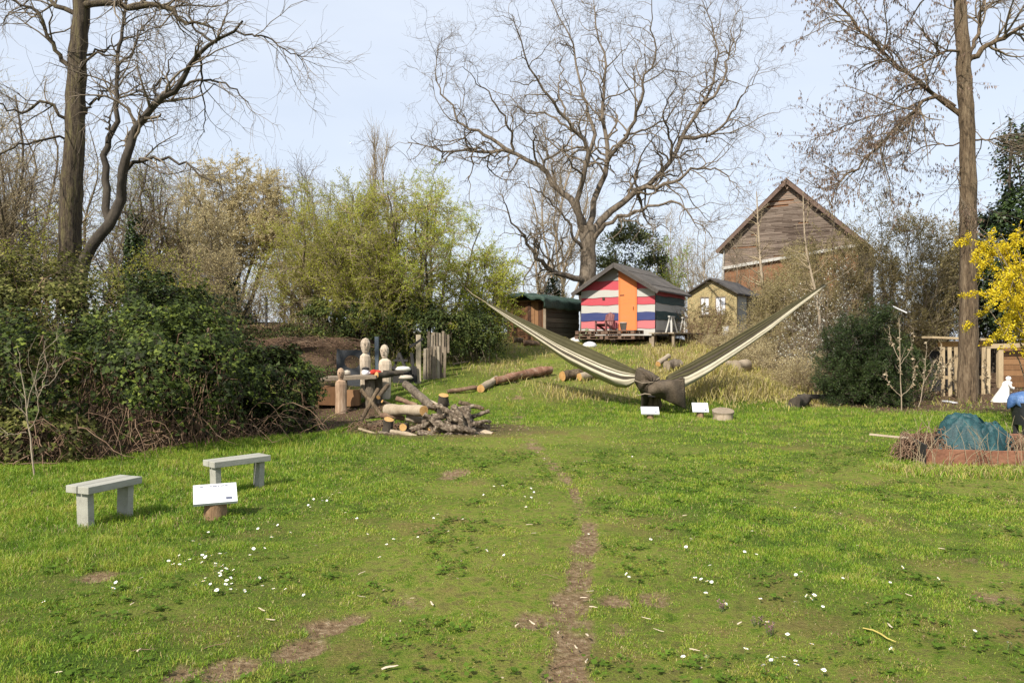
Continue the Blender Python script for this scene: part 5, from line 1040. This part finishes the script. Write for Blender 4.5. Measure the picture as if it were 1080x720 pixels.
# brown shed with green tarpaulin roof
def shed():
    a = R(30); c2 = Vector((at(575.5,28), 28, 0)); Wd, D = 1.7, 3.0; fc = c2 - Vector((math.cos(a),-math.sin(a),0))*Wd/2; z0 = hz(fc.x,fc.y); t = thing('brown_shed', 'brown board shed with a dark green tarpaulin roof left of the striped hut', 'shed', (fc.x,fc.y,z0), -a)
    ze = W(0,318,28).z - z0; BW = MAT('red_brown_boards', [(.045,.02,.01),(.12,.055,.024),(.21,.11,.05)], 3, (2,2,.3), .75, .3, attr=.55); GW = MAT('grey_log_boards', [(.05,.042,.03),(.12,.10,.072),(.20,.17,.12)], 3, (.4,.4,2), .85, .5, attr=.5)
    m = MB(); n = 11
    for i in range(n): w = Wd/n; m.box((-Wd/2+w*(i+.5), random.uniform(-.008,.008), ze/2-.1), (w*.94,.03,ze+.2), t=random.random())
    m.build('front_wall', BW, t, bevel=.004)
    m = MB(); n = 8
    for i in range(n): h = ze/n; m.box((Wd/2-.02+random.uniform(-.012,.012), D/2+.03, h*(i+.5)-.02), (.05,D-.06,h*.93), rot=(0,.07,0), t=random.random())
    m.build('side_wall', GW, t, bevel=.006)
    m = MB(); m.box((-Wd/2+.02,D/2,ze/2-.1),(.04,D-.05,ze+.2)); m.box((0,D-.02,ze/2-.1),(Wd-.02,.04,ze+.2)); m.build('back_walls', BW, t)
    m = MB(); m.box((Wd/2-.02,-.035,ze/2-.05),(.11,.06,ze+.1)); m.build('corner_post', WOODG, t, bevel=.005)
    GT = MAT('green_tarpaulin', [(.010,.022,.016),(.022,.045,.032),(.045,.075,.055)], 2.5, (1,1,1), .6, .7, fine=4, dist=.05)
    m = MB(); P = []; nx, ny = 26, 30; x0, x1, y0, y1 = -Wd/2-.30, Wd/2+.16, -.42, D+.2
    for i in range(nx+8):
        row = []
        for j in range(ny+6):
            u = min(max((i-4)/(nx-1),0),1); v = min(max((j-3)/(ny-1),0),1); x = x0+(x1-x0)*u; y = y0+(y1-y0)*v
            dn = max(0,4-i,i-(nx+3))*.085 + max(0,3-j,j-(ny+2))*.05
            row.append((x+.02*math.sin(y*6)*(dn>0), y, ze+.10+.22*math.sin(math.pi*u)**.7+.035*math.sin(x*5+y*3)*math.sin(y*4)+.02*math.sin(x*11)-dn-(.03*math.sin(y*7+x*9) if dn>0 else 0)))
        P.append(row)
    m.grid(P); m.build('roof_tarp', GT, t, solid=.012)
    m = MB(); m.box((0,D/2,ze+.03),(Wd+.3,D+.3,.05)); m.build('roof_deck', WOODB, t)
shed()
log('pale log lying at the foot of the brown shed, left piece', gl(541,362,.12), gl(552,362,.12), .10,.10, 81, BARKR, WOODY, 'logs at the foot of the brown shed')
log('reddish log lying at the foot of the brown shed, right piece', gl(552,365,.12), gl(570,365,.10), .10,.09, 82, TWIGR, WOODB, 'logs at the foot of the brown shed')
plank('brown plank leaning low against the brown shed', W(540,352,27.4), W(565,350,27.4), .05,.16, WOODB)
# small stone hut
def stone_hut():
    a = R(35); Wd, D = 2.3, 3.6; c2 = Vector((at(777,33),33,0)); fc = c2 - Vector((math.cos(a),-math.sin(a),0))*Wd/2; z0 = hz(fc.x,fc.y); t = thing('stone_hut', 'small yellowish hut with two white windows in front of the barn', 'hut', (fc.x,fc.y,z0), -a); ze, za = 3.76-z0, 4.42-z0
    YS = MAT('yellow_stone', [(.10,.075,.045),(.33,.235,.11),(.47,.38,.20),(.22,.20,.10),(.42,.33,.18)], 9, (1,1,1.5), .9, 1., fine=3, dist=.05, lo=.37, hi=.63)
    # front wall with real openings
    wins = [(-.55,-.10),(.16,.66)]; zl, zh = ze-.98, ze-.12; m = MB()
    xs = [-Wd/2, wins[0][0], wins[0][1], wins[1][0], wins[1][1], Wd/2]
    for i in range(5):
        x0, x1 = xs[i], xs[i+1]; h = i in (1,3)
        if h: m.box(((x0+x1)/2,.06,(zl-.3)/2),(x1-x0,.12,zl+.3))
        else: m.box(((x0+x1)/2,.06,(zh-.3)/2),(x1-x0,.12,zh+.3))
    m.prism([(-Wd/2,0,zh+.001),(Wd/2,0,zh+.001),(Wd/2,0,ze),(0,0,za),(-Wd/2,0,ze)], (0,.12,0)); m.build('front_wall', YS, t)
    GL = MAT('curtain_sky_white', [(.35,.37,.42),(.66,.68,.72),(.78,.79,.82)], 4, (1,1,1), .08, 0, spec=.6)  # whitish pane colour holds the reflected sky along with the curtains
    for (x0, x1) in wins:
        m = MB(); w = .045
        for (c, d_) in [(((x0+x1)/2,.03,zl+w/2),(x1-x0,.05,w)),(((x0+x1)/2,.03,zh-w/2),(x1-x0,.05,w)),((x0+w/2,.03,(zl+zh)/2),(w,.05,zh-zl-2*w)),((x1-w/2,.03,(zl+zh)/2),(w,.05,zh-zl-2*w)),(((x0+x1)/2,.03,(zl+zh)/2),(.03,.04,zh-zl-2*w))]: m.box(c,d_)
        f = m.build('window', WOODG, t); m = MB(); m.box(((x0+x1)/2,.05,(zl+zh)/2),(x1-x0-.02,.012,zh-zl-.02)); m.build('pane', GL, f)
        m = MB(); m.box(((x0+x1)/2,-.03,zl-.02),(x1-x0+.1,.1,.04)); m.build('sill', DARK, f)
    m = MB(); m.box((Wd/2-.06,D*.2+.06,(ze-.3)/2),(.10,D*.36,ze+.3)); m.build('side_wall', MAT('pale_render', [(.26,.25,.2),(.38,.37,.31)], 3), t)
    m = MB(); m.box((Wd/2-.06,D*.7,(ze-.3)/2),(.09,D*.58,ze+.3)); m.build('side_wall', BARKD, t)
    for k in range(4): m = MB(); m.box((Wd/2+.01,D*(.45+.15*k),ze/2),(.05,.06,ze)); m.build('stud', WOODG, t)
    m = MB(); m.box((-Wd/2+.06,D/2,(ze-.3)/2),(.10,D-.2,ze+.3)); m.box((0,D-.06,(ze-.3)/2),(Wd-.02,.1,ze+.3)); m.build('back_walls', YS, t)
    roof(t, Wd, D, ze, za, .22, .14, .07, FELT, ob=.1)
    m = MB(); p = W(765.5,348.5,30.5); o = Vector((p.x,p.y,hz(p.x,p.y))); m.box((0,0,(p.z-o.z)+.0),(.24,.04,.36)); m.box((0,.03,(p.z-o.z)/2-.1),(.05,.05,p.z-o.z+.2),m=1); b = m.build('white_board', [WHITE, WOODG], None); b.location = o; tag(b, 'small white board on a stake below the stone hut', 'board')
stone_hut()
def barn():
    a = R(32); Wd, D = 8.7, 8.5; c2 = Vector((at(905,48),48,0)); fc = c2 - Vector((math.cos(a),-math.sin(a),0))*Wd/2; z0 = hz(fc.x,fc.y); t = thing('old_barn', 'tall old barn with a gable of weathered grey brown boards', 'barn', (fc.x,fc.y,z0), -a); ze, za = 8.35-z0, 12.45-z0
    r = random.Random(9); m = MB(); top = lambda x: ze+(za-ze)*(1-abs(x)/(Wd/2)); zl0, zl1 = 6.78-z0, 7.85-z0
    low = lambda x: zl0+(zl1-zl0)*(x+Wd/2)/Wd
    z = 4.2-z0
    while z < za-.05:
        h = r.uniform(.085,.14); x = -Wd/2; half = Wd/2*min(1,(za-z)/(za-ze)) if z > ze else Wd/2; x = -half
        while x < half-.02:
            x2 = min(x+r.choice([.5,.9,1.4,2.2])*r.uniform(.7,1.3), half); q = r.uniform(0,.05); tt = r.uniform(.2,.7); xm = (x+x2)/2; zm = z+h/2
            if .15 < xm < 1.6 and ze-1.0 < zm < ze+1.15: tt *= .45
            if xm < -2.2: tt = min(1,tt+.15)
            if zm > za-1.6: tt = r.uniform(.6,1)
            if zm > low(xm):
                if r.random() < .965: m.box((xm+.005,-q*.5-.02,zm),(x2-x-.012,.03,h*.86),rot=(r.uniform(.05,.16),r.uniform(-.012,.012),0),t=tt)
            x = x2
        z += h
    m.build('gable_boards', MAT('weathered_barn_board', [(.035,.024,.018),(.10,.073,.056),(.16,.125,.10),(.23,.18,.145),(.26,.165,.11)], 2.2, (.5,1,6), .9, .4, attr=.4), t)
    m = MB(); m.prism([(-Wd/2,.02,-.5),(Wd/2,.02,-.5),(Wd/2,.02,ze),(0,.02,za-.03),(-Wd/2,.02,ze)], (0,.1,0)); m.build('front_wall', MAT('barn_dark_brick', [(.075,.035,.02),(.18,.085,.042),(.25,.14,.075)], 1.5, (1,1,2), .9, .5, fine=12), t)
    for s in (-1,1): m = MB(); m.box((s*(Wd/2-.08),D/2+.1,(ze-.5)/2),(.15,D-.2,ze+.5)); m.build('side_wall', bpy.data.materials['weathered_barn_board'], t)
    m = MB(); m.prism([(-Wd/2,D,-.5),(Wd/2,D,-.5),(Wd/2,D,ze),(0,D,za-.03),(-Wd/2,D,ze)], (0,.1,0)); m.build('back_wall', bpy.data.materials['weathered_barn_board'], t)
    roof(t, Wd, D, ze, za, .45, .45, .16, MAT('brown_roof_tiles', [(.025,.016,.012),(.075,.045,.032),(.13,.08,.055)], 2, (1,1,1), .9, .8, fine=12, dist=.05), ob=.3)
    m = MB(); k = (za-ze)/(Wd/2)
    for s in (-1,1): e = s*(Wd/2+.42); m.bar((0,-.47,za-.06),(e,-.47,za-k*abs(e)-.06),.04,.22)
    m.build('barge_board', MAT('barge_wood', [(.07,.045,.035),(.16,.105,.08)], 3), t)
    m = MB(); m.bar((-Wd/2-.1,-.14,zl0),(Wd/2+.1,-.14,zl1),.12,.20); m.build('white_gutter', GREYW, t)
    m = MB(); m.tube([(-Wd/2+.02,-.12,ze-.3),(-Wd/2-.02,-.12,ze-1.4),(-Wd/2-.06,-.12,ze-3.4),(-Wd/2-.06,-.12,-.2)],[.06]*4,8); m.build('downpipe', GREYW, t)
barn()

# ------------------------------------------------------------------ right hand corner
def rack():
    d = 20.6; o = Vector((at(1012,d),d,hz(at(1012,d),d))); t = thing('pallet_rack', 'rough wooden slatted rack behind the tall bare trunk', 'rack', o); NW = MAT('pale_slat_wood', [(.22,.16,.09),(.38,.29,.175),(.48,.39,.25)], 4, (1,1,.3), .85, .3, attr=.3)
    for px in (994,1001.5,1008,1030,1037,1043): m = MB(); m.box((at(px,d)-o.x,random.uniform(-.03,.03),(W(0,366,d).z-o.z)/2-.03),(.10,.03,W(0,366,d).z-o.z+.06),rot=(0,random.uniform(-.02,.02),0),t=random.random()); m.build('slat', NW, t, bevel=.003)
    for (a_, b_, py, h) in ((990,1046,363,.13),(990,1046,398,.09)): m = MB(); m.bar((at(a_,d)-o.x,.04,W(0,py,d).z-o.z),(at(b_,d)-o.x,.04,W(0,py,d).z-o.z),.03,h); m.build('rail', WOODY if py == 363 else NW, t, bevel=.003)
    m = MB(); m.box((at(1013,d)-o.x,.1,W(0,357,d).z-o.z),(1.75,.55,.06),rot=(0,.04,0)); m.build('top_plank', NW, t, bevel=.004)
    m = MB(); m.box((at(1016,d)-o.x,.5,(W(0,370,d).z-o.z)/2),(1.3,.03,W(0,370,d).z-o.z)); m.build('back_board', DARK, t)
    d = 21.6; o = Vector((at(1066,d),d,hz(at(1066,d),d))); t = thing('lean_to_shelter', 'brown board shelter behind the forsythia at the right edge', 'shelter', o); zt_ = W(0,367,d).z-o.z
    for x in (-.32,.85): m = MB(); m.box((x,0,zt_/2-.03),(.14,.12,zt_)); m.build('post', NW, t, bevel=.004)
    m = MB(); m.bar((-.75,-.08,zt_+.05),(1.3,-.08,zt_+.12),.05,.13); m.build('beam', NW, t, bevel=.004)
    m = MB()
    for k in range(7): m.box((.45,.15,.08+zt_/7*k+.02),(1.5,.03,zt_/7*.93),t=random.random())
    m.build('board_wall', WOODB, t)
rack()
sapling('dry vine full of withered leaves leaning on the left of the wooden rack', 978, 424, 20.2, [([(977,424),(984,405),(990,385),(993,362)], 4, 2, 0), ([(980,415),(990,398),(1002,380),(1012,374)], 3, 1.5, -.2), ([(1040,365),(1038,385),(1042,400)], 2, 1, 0), ([(1022,424),(1012,408),(1004,398),(1005,380)], 2.4, 1, -.3)], 4, TWIGL, 361, 50, 120, (.12,.4), 420)
def statue():
    p = og(1055,424); H = W(0,397,p.y).z-p.z; k = H/.7; t = thing('statue', 'white garden statue of a robed figure beside the bin with the blue cover', 'statue', p, -.5); SM = MAT('white_plaster', [(.6,.59,.56),(.78,.77,.74)], 5, (1,1,1), .5, .15)
    m = MB(); P = []
    prof = [(0,-.01),(.21,-.01),(.215,.02),(.185,.12),(.15,.25),(.115,.38),(.105,.46),(.12,.52),(.095,.565),(.04,.585),(.036,.61)]
    for q, z in prof: P.append([(k*(q*math.cos(u)*(1+.10*math.sin(7*u)*max(0,1-z*2.2)) + .17*min(1,max(0,z)/.55)**1.2), k*q*.8*math.sin(u)*(1+.10*math.cos(8*u)*max(0,1-z*2.2)), k*z) for u in np.linspace(0,2*math.pi,33)])
    m.grid(P); m.build('robe', SM, t)
    m = MB(); m.lathe((k*.185,0,k*.59), [(0,0),(k*.035,.0),(k*.058,k*.035),(k*.062,k*.07),(k*.045,k*.108),(0,k*.125)], 14, 0, True, 1.1, .95); m.lathe((k*.245,0,k*.645),[(0,-k*.012),(k*.012,0),(0,k*.014)],8); m.build('head', SM, t)
    m = MB(); m.tube([(k*.19,-k*.09,k*.53),(k*.24,-k*.12,k*.42),(k*.29,-k*.05,k*.36),(k*.30,0,k*.40)],[k*.036,k*.032,k*.024,k*.02],8); m.tube([(k*.19,k*.09,k*.53),(k*.25,k*.10,k*.42),(k*.30,k*.03,k*.37),(k*.31,0,k*.41)],[k*.036,k*.032,k*.024,k*.02],8); m.build('arms', SM, t)
statue()
def bin_():
    p = og(1083,462); d = p.y; H = W(0,424,d).z-p.z; t = thing('covered_bin', 'black bin on posts covered with blue plastic at the right edge', 'bin', p); BL = MAT('black_plastic', [(.012,.013,.015),(.03,.032,.035)], 4, (1,1,1), .45, .1)
    m = MB(); P = []
    for f in np.linspace(0,1,6):
        w = .16+.05*f; P.append([(w*math.copysign(abs(math.cos(u))**.5,math.cos(u)), w*math.copysign(abs(math.sin(u))**.5,math.sin(u)), .22+(H-.22)*f) for u in np.linspace(0,2*math.pi,33)])
    m.grid(P); m.add(P[0][:-1],[tuple(range(32))]); m.add(P[-1][:-1],[tuple(range(32))]); m.build('body', BL, t)
    for x in (-.11,.11):
        for y in (-.11,.11): m = MB(); m.box((x,y,.10),(.06,.06,.30)); m.build('leg', DARK, t)
    m = MB(); P = []
    for i in range(12):
        f = i/11; row = []
        for u in np.linspace(0,2*math.pi,41): r_ = (.02+.23*min(1,f*1.25))*(1+.10*math.sin(3*u)*f+.05*math.sin(7*u+1)*f+.03*math.sin(11*u)); row.append((r_*math.cos(u), r_*math.sin(u), H+.17-.13*f**2-(.12*(f-.7)/.3*(1+.5*math.sin(5*u)) if f > .7 else 0)+.012*math.sin(6*u+9*f)))
        P.append(row)
    m.grid(P); m.build('cover', MAT('blue_plastic', [(.025,.06,.15),(.055,.115,.26),(.14,.22,.36)], 5, (1,1,1), .4, .5), t, solid=.006)
    m = MB(); m.lathe((.03,-.03,H+.13),[(0,0),(.05,.0),(.055,.03),(.03,.05),(0,.055)],10); m.build('clip', WHITE, t)
bin_()
def bed():
    o = Vector((6.2,10.1,0)); t = thing('raised_bed', 'rusty metal raised bed at the right edge of the lawn', 'planter', o); RU = MAT('rusty_metal', [(.09,.04,.025),(.19,.085,.05),(.28,.14,.085)], 3, (1,1,1.5), .8, .4); FL, FR, BR, BL = (5.34,9.52),(7.15,9.40),(7.55,10.95),(5.75,10.95)
    for nm, a, b, h, mt in (('front_panel',FL,(6.05,9.47),.215,RU),('front_panel',(6.06,9.50),FR,.20,RU),('side_panel',(5.36,9.58),BL,.26,DARK),('back_panel',BL,BR,.24,RU),('side_panel',BR,FR,.22,RU)):
        m = MB(); za_ = hz(*a); zb_ = hz(*b); m.prism([(a[0],a[1],za_-.05),(b[0],b[1],zb_-.05),(b[0],b[1],zb_+h),(a[0],a[1],za_+h)], (.0,.022,0) if nm != 'side_panel' else (.02,0,0)); m.build(nm, mt, t, org=o, bevel=.004)
    m = MB(); m.grid([[(5.45+1.75*i/14+.3*j/9*.9, 9.6+1.25*j/9, .10+.04*math.sin(i*1.7)*math.cos(j*2.1)) for i in range(15)] for j in range(10)]); m.build('soil', BARKD, t, org=o)
bed()
def cover():
    c = Vector((6.28,10.15,.08)); t = thing('teal_cover', 'wrinkled teal plastic cover humped over the raised bed', 'cover', c); TM = MAT('teal_plastic', [(.005,.02,.024),(.010,.042,.048),(.022,.075,.08),(.09,.16,.16)], 7, (1,1,1), .5, .5, fine=5, lo=.3, hi=.8, dist=.02)
    def dome(nm, cx, cy, rx, ry, H, seed, lean=0):
        g = random.Random(seed); ph = [g.uniform(0,6) for _ in range(5)]; m = MB(); P = []
        for i in range(22):
            f = i/21; row = []
            for u in np.linspace(0,2*math.pi,61): 
                w = 1+.10*(float(vnoise(u*2.2,f*5,seed))-.5)+f*(.07*math.sin(4*u+ph[0])+.05*math.sin(9*u+ph[1]+f*4)+.03*math.sin(17*u+ph[2]-f*6)); q = f**.8
                row.append((cx+rx*q*w*math.cos(u)+lean*(1-f), cy+ry*q*w*math.sin(u), H*(1-f**2.4)*(1+.05*math.sin(3*u+ph[3]))+.018*math.sin(8*u+f*13+ph[4])+.10*(1-f)**.5*f*2*(float(vnoise(u*3,f*4+9,seed))-.5)+.05*(float(vnoise(u*7+f*6,f*9,seed+5))-.5)))
            P.append(row)
        m.grid(P); m.build(nm, TM, t)
    dome('hump', -.12,-.08,.42,.40,.50,1,-.04); dome('fold', .32,.12,.36,.36,.36,2,.05); dome('fold', .02,-.22,.30,.26,.40,3,-.02)
cover()
def twigheap(label, c, rx, ry, h, n, seed, mat, name='brushwood_heap'):
    g = np.random.default_rng(seed); o = (c[0],c[1],hz(c[0],c[1])); t = thing(name, label, 'brushwood', o); ps = []
    for i in range(n):
        a = g.uniform(0,6.28); r_ = math.sqrt(g.uniform(0,1)); x, y = c[0]+rx*r_*math.cos(a), c[1]+ry*r_*math.sin(a); b = g.uniform(0,6.28); l = g.uniform(.25,.8)*rx*1.3; z = o[2]+g.uniform(0,h)*(1-.6*r_)
        dx, dy = math.cos(b)*l, math.sin(b)*l*.7; ps.append(([(x-dx/2,y-dy/2,max(z-g.uniform(0,.2),o[2])),(x-dx/6,y-dy/6,z+g.uniform(0,.14)),(x+dx/6,y+dy/6,z+g.uniform(0,.14)),(x+dx/2,y+dy/2,max(z-g.uniform(0,.25),o[2]))],[g.uniform(.004,.008)]*3+[.003]))
    P, Rr = stack(ps, 9, g, .012); V, f = tubes([(P,Rr,4)]); mesh_np('twigs', V, f, mat, smooth=True, parent=t, org=o)
twigheap('heap of dry brown twigs at the left end of the raised bed', (5.72,10.15), .42, .42, .42, 260, 401, TWIGR)
twigheap('round tangle of dry stems right of the teal cover', (7.0,9.9), .38, .45, .36, 170, 402, TWIGR)
twigheap('scattered twigs round the foot of the woodpile', (-1.9,13.5), 1.1, .6, .08, 90, 403, TWIGR, 'twig_litter')
twigheap('brown branches heaped on the bare earth bank', (-6.0,21.4), 1.7, 1.0, .28, 260, 404, TWIGR)
def stalks():
    g = np.random.default_rng(410); o = (6.1,9.4,hz(6.1,9.4)); t = thing('dry_stalks', 'thin dry weed stalks standing along the front of the raised bed', 'weeds', o); ps = []
    for i in range(110):
        x = g.uniform(5.0,7.4); y = 9.45+g.normal(0,.22); h = g.uniform(.15,.65); a, b = g.normal(0,.18), g.normal(0,.12); ps.append(([(x,y,0),(x+a*.4,y+b*.4,h*.6),(x+a,y+b,h)],[.004,.003,.002]))
    P, Rr = stack(ps, 6, g, .006); P2, R2 = grow(P, Rr, 70, g, .5, 1, n=4, rmin=.002, absln=(.04,.14)); V, f = tubes([(P,Rr,4),(P2,R2,3)]); mesh_np('stalks', V, f, TWIGL, smooth=True, parent=t, org=o)
stalks()

# ------------------------------------------------------------------ daisies, wood chips, small things in the lawn
def daisy_mesh(seed):
    r = random.Random(seed); m = MB(); n = 13; h = .022; R_ = .0125; m.tube([(0,0,-.01),(.003,.002,h*.5),(0,0,h)], [.0012]*3, 5, 2)
    for k in range(n):
        a = 2*math.pi*k/n + r.uniform(-.1,.1); c_, s_ = math.cos(a), math.sin(a); q = R_*r.uniform(.85,1.1); w = .0032; e = r.uniform(0,.004)
        m.add([(c_*.002,s_*.002,h),(c_*q*.6-s_*w,s_*q*.6+c_*w,h+e*.5),(c_*q,s_*q,h+e),(c_*q*.6+s_*w,s_*q*.6-c_*w,h+e*.5)], [(0,1,2,3)], 0)
    m.lathe((0,0,h-.0005), [(.0045,0),(.004,.0022),(.0,.0035)], 8, 1)
    o = m.build('daisy', [PET, YEL, GRN]); me = o.data; bpy.data.objects.remove(o); return me
PET = MAT('daisy_petal', [(.76,.76,.74),(.84,.84,.82)], 5, (1,1,1), .6, 0); YEL = MAT('daisy_eye', [(.6,.36,.02),(.72,.5,.03)], 9, (1,1,1), .7, 0); GRN = MAT('daisy_stem', [(.06,.11,.02),(.10,.17,.04)], 5, (1,1,1), .7, 0)
DM = [daisy_mesh(i) for i in range(4)]
patches = [('white daisy in the thick patch of daisies before the first sign', 'daisies in the thick patch', 0, 500, 2.7, [(480,260),(495,270),(513,240),(511,270),(526,262),(540,258),(548,200),(565,214),(560,240),(570,253),(575,245),(585,235),(578,262),(593,175),(607,242),(625,240),(645,240),(611,268),(618,290),(640,285),(640,275),(668,285),(585,312),(580,325),(600,325),(630,305),(640,328),(653,310),(653,328),(668,340),(690,337),(620,345),(655,340),(560,332),(590,248),(622,300),(648,318),(660,322),(612,280),(632,292)]),
 ('white daisy in the grass left of the thick patch', 'daisies left of the thick patch', 0, 500, 2.7, [(128,386),(317,347),(334,324),(404,311),(391,344),(318,352)]),
 ('white daisy in the lawn right of the second bench', 'daisies right of the second bench', 0, 500, 2.7, [(738,162),(772,187),(783,147),(795,150),(825,170),(711,240),(722,222),(880,93),(895,75),(912,90),(930,80),(948,65),(968,62),(985,115),(1018,132),(1045,178),(750,215),(735,308),(745,326),(780,335),(815,333),(867,352),(885,98),(918,84),(940,76),(770,182)]),
 ('white daisy in the worn grass left of the trodden path', 'daisies left of the path', 400, 480, 2.7, [(155,185),(168,175),(185,182),(200,222),(140,230),(125,235),(110,240),(92,250),(38,250),(22,262),(4,300),(28,122),(240,188),(280,192),(300,115),(345,88),(350,95),(430,100),(440,110),(410,125),(418,152),(430,125),(595,240),(397,270),(373,303),(358,303),(280,280),(300,285),(470,18),(205,190),(130,222),(325,96)]),
 ('white daisy in the grass just right of the trodden path', 'daisies right of the path', 400, 480, 2.7, [(710,345),(710,355),(648,397),(770,255),(800,245),(875,275),(885,250),(868,597),(932,597),(885,50),(720,10)]),
 ('white daisy in the grass at the lower right of the lawn', 'daisies at the lower right', 720, 480, 3.0, [(358,173),(180,247),(220,255),(22,278),(10,307),(195,310),(232,320),(90,367),(40,402),(63,403),(80,408),(92,408),(73,443),(130,473),(247,462),(362,395),(375,385),(360,475),(402,460),(415,462),(443,492),(267,540),(333,582),(408,618),(320,655),(285,668),(293,668),(357,672),(357,693),(447,700),(197,630),(75,662),(588,497),(688,362),(802,398),(655,423),(670,630),(920,580),(1030,620),(970,243),(555,295),(505,400),(260,690),(398,466),(280,660)])]
for lb, gr, x0, y0, s, pts in patches:
    for (u, v) in pts:
        x, y = gnd(x0+u/s, y0+v/s); o = bpy.data.objects.new('daisy', random.choice(DM)); o.location = (x, y, hz(x,y)+random.uniform(.008,.02)); q = random.uniform(.8,1.25); o.scale = (q,q,q)
        o.rotation_euler = (random.gauss(0,.28)+.25, random.gauss(0,.28)-.1, random.uniform(0,6.28)); link(o); tag(o, lb, 'daisy', gr)
CHIPM = MAT('wood_chip', [(.30,.22,.14),(.52,.43,.31),(.62,.54,.42)], 30, (1,1,1), .85, .2)
def chip(x, y, l, w, lb, gr, mat=None, rz=None, bend=.15):
    m = MB(); n = 5; pts = [(l*(i/(n-1)-.5), bend*l*math.sin(i*1.3)*.4, .002*i) for i in range(n)]; m.tube(pts, [w*.5,w*.62,w*.6,w*.5,w*.28], 6, 0, 0, .2, int(x*100), flat=.5)
    o = m.build('twig' if mat else 'wood_chip', mat or CHIPM, None); o.location = (x,y,hz(x,y)+.012+w*.3); o.rotation_euler = (random.gauss(0,.08),random.gauss(0,.12),random.uniform(0,6.28) if rz is None else rz); tag(o, lb, 'twig' if mat else 'wood chip', gr)
for lb, gr, x0, y0, s, pts in [('pale wood chip lying in the grass at the lower left', 'wood chips at the lower left', 0, 500, 2.7, [(376,383),(348,408),(745,386),(678,465),(168,583),(1030,282),(1030,350),(900,205),(770,415),(395,515)]), ('pale wood chip lying on or beside the trodden path', 'wood chips near the path', 400, 480, 2.7, [(440,225),(428,200),(582,415),(600,395),(392,500),(435,493),(593,523),(760,465),(795,500),(590,603),(898,560),(685,115),(470,20),(60,480),(150,430),(95,412),(870,180),(510,520),(610,440),(560,560)]), ('pale wood chip lying in the grass at the lower right', 'wood chips at the lower right', 720, 480, 3.0, [(38,622),(655,552),(820,300),(500,190),(715,455),(180,530)])]:
    for (u, v) in pts: x, y = gnd(x0+u/s, y0+v/s); chip(x, y, random.uniform(.028,.065), random.uniform(.006,.011), lb, gr)
x, y = gnd(400+30/2.7, 480+625/2.7); chip(x, y, .08, .013, 'larger pale splinter at the bottom edge left of the path', None, rz=.5)
for (px, py, l, rz, lb) in [(150,690,.12,.2,'thin pale twig in the lower left corner of the lawn'),(226,683,.14,.4,'dark thin twig above the bare patch at the lower left'),(155,672,.16,.6,'thin curved twig left of the bare patch'),(619,555,.13,-1.0,'thin brown twig at the far end of the bare path'),(622,580,.14,-.7,'thin brown twig lying across the path'),(580,610,.13,-.5,'thin pale twig left of the path'),(600,705,.2,.05,'dark twig across the path near the bottom edge')]:
    x, y = gnd(px, py); chip(x, y, l, .005, lb, None, TWIGR, rz, .3)
x, y = gnd(928,673); chip(x, y, .19, .012, 'yellow green stick lying in the grass at the lower right', None, MAT('yellow_stick', [(.30,.24,.06),(.45,.37,.10)], 20), -.95, .25)
def nettle(px, py, lb, seed):
    x, y = gnd(px, py); g = np.random.default_rng(seed); t, o = plant('dead_nettle', lb, 'wild flower', x, y, 'purple dead nettles'); ps = []
    for i in range(5): a = g.uniform(0,6.28); r_ = g.uniform(.005,.03); ps.append(([(x+math.cos(a)*r_*.6,y+math.sin(a)*r_*.6,o[2]-.01),(x+math.cos(a)*r_,y+math.sin(a)*r_,o[2]+.03),(x+math.cos(a)*r_*1.2,y+math.sin(a)*r_*1.2,o[2]+g.uniform(.04,.08))],[.002,.002,.0015]))
    P, Rr = stack(ps, 5, g); wood(t, o, 'stems', [(P,Rr,4)], GRN); pos, tn = along(P, 90, g, .3); d_ = g.normal(size=(90,3))*np.array([1,1,.4]); leafmesh('leaves', pos, d_, g.uniform(.006,.014,90), np.clip(pos[:,2]-o[2],0,.08)/.08, LEAF('dead_nettle_leaf', [(.07,.10,.04),(.22,.12,.12),(.40,.18,.28)], .2, .6), t, o, g, .8)
nettle(799,657,'purple dead nettle below the right hand daisies, left tuft',1); nettle(813,668,'purple dead nettle below the right hand daisies, right tuft',2); nettle(762,641,'purplish dead nettle beside the daisies right of the path',3)
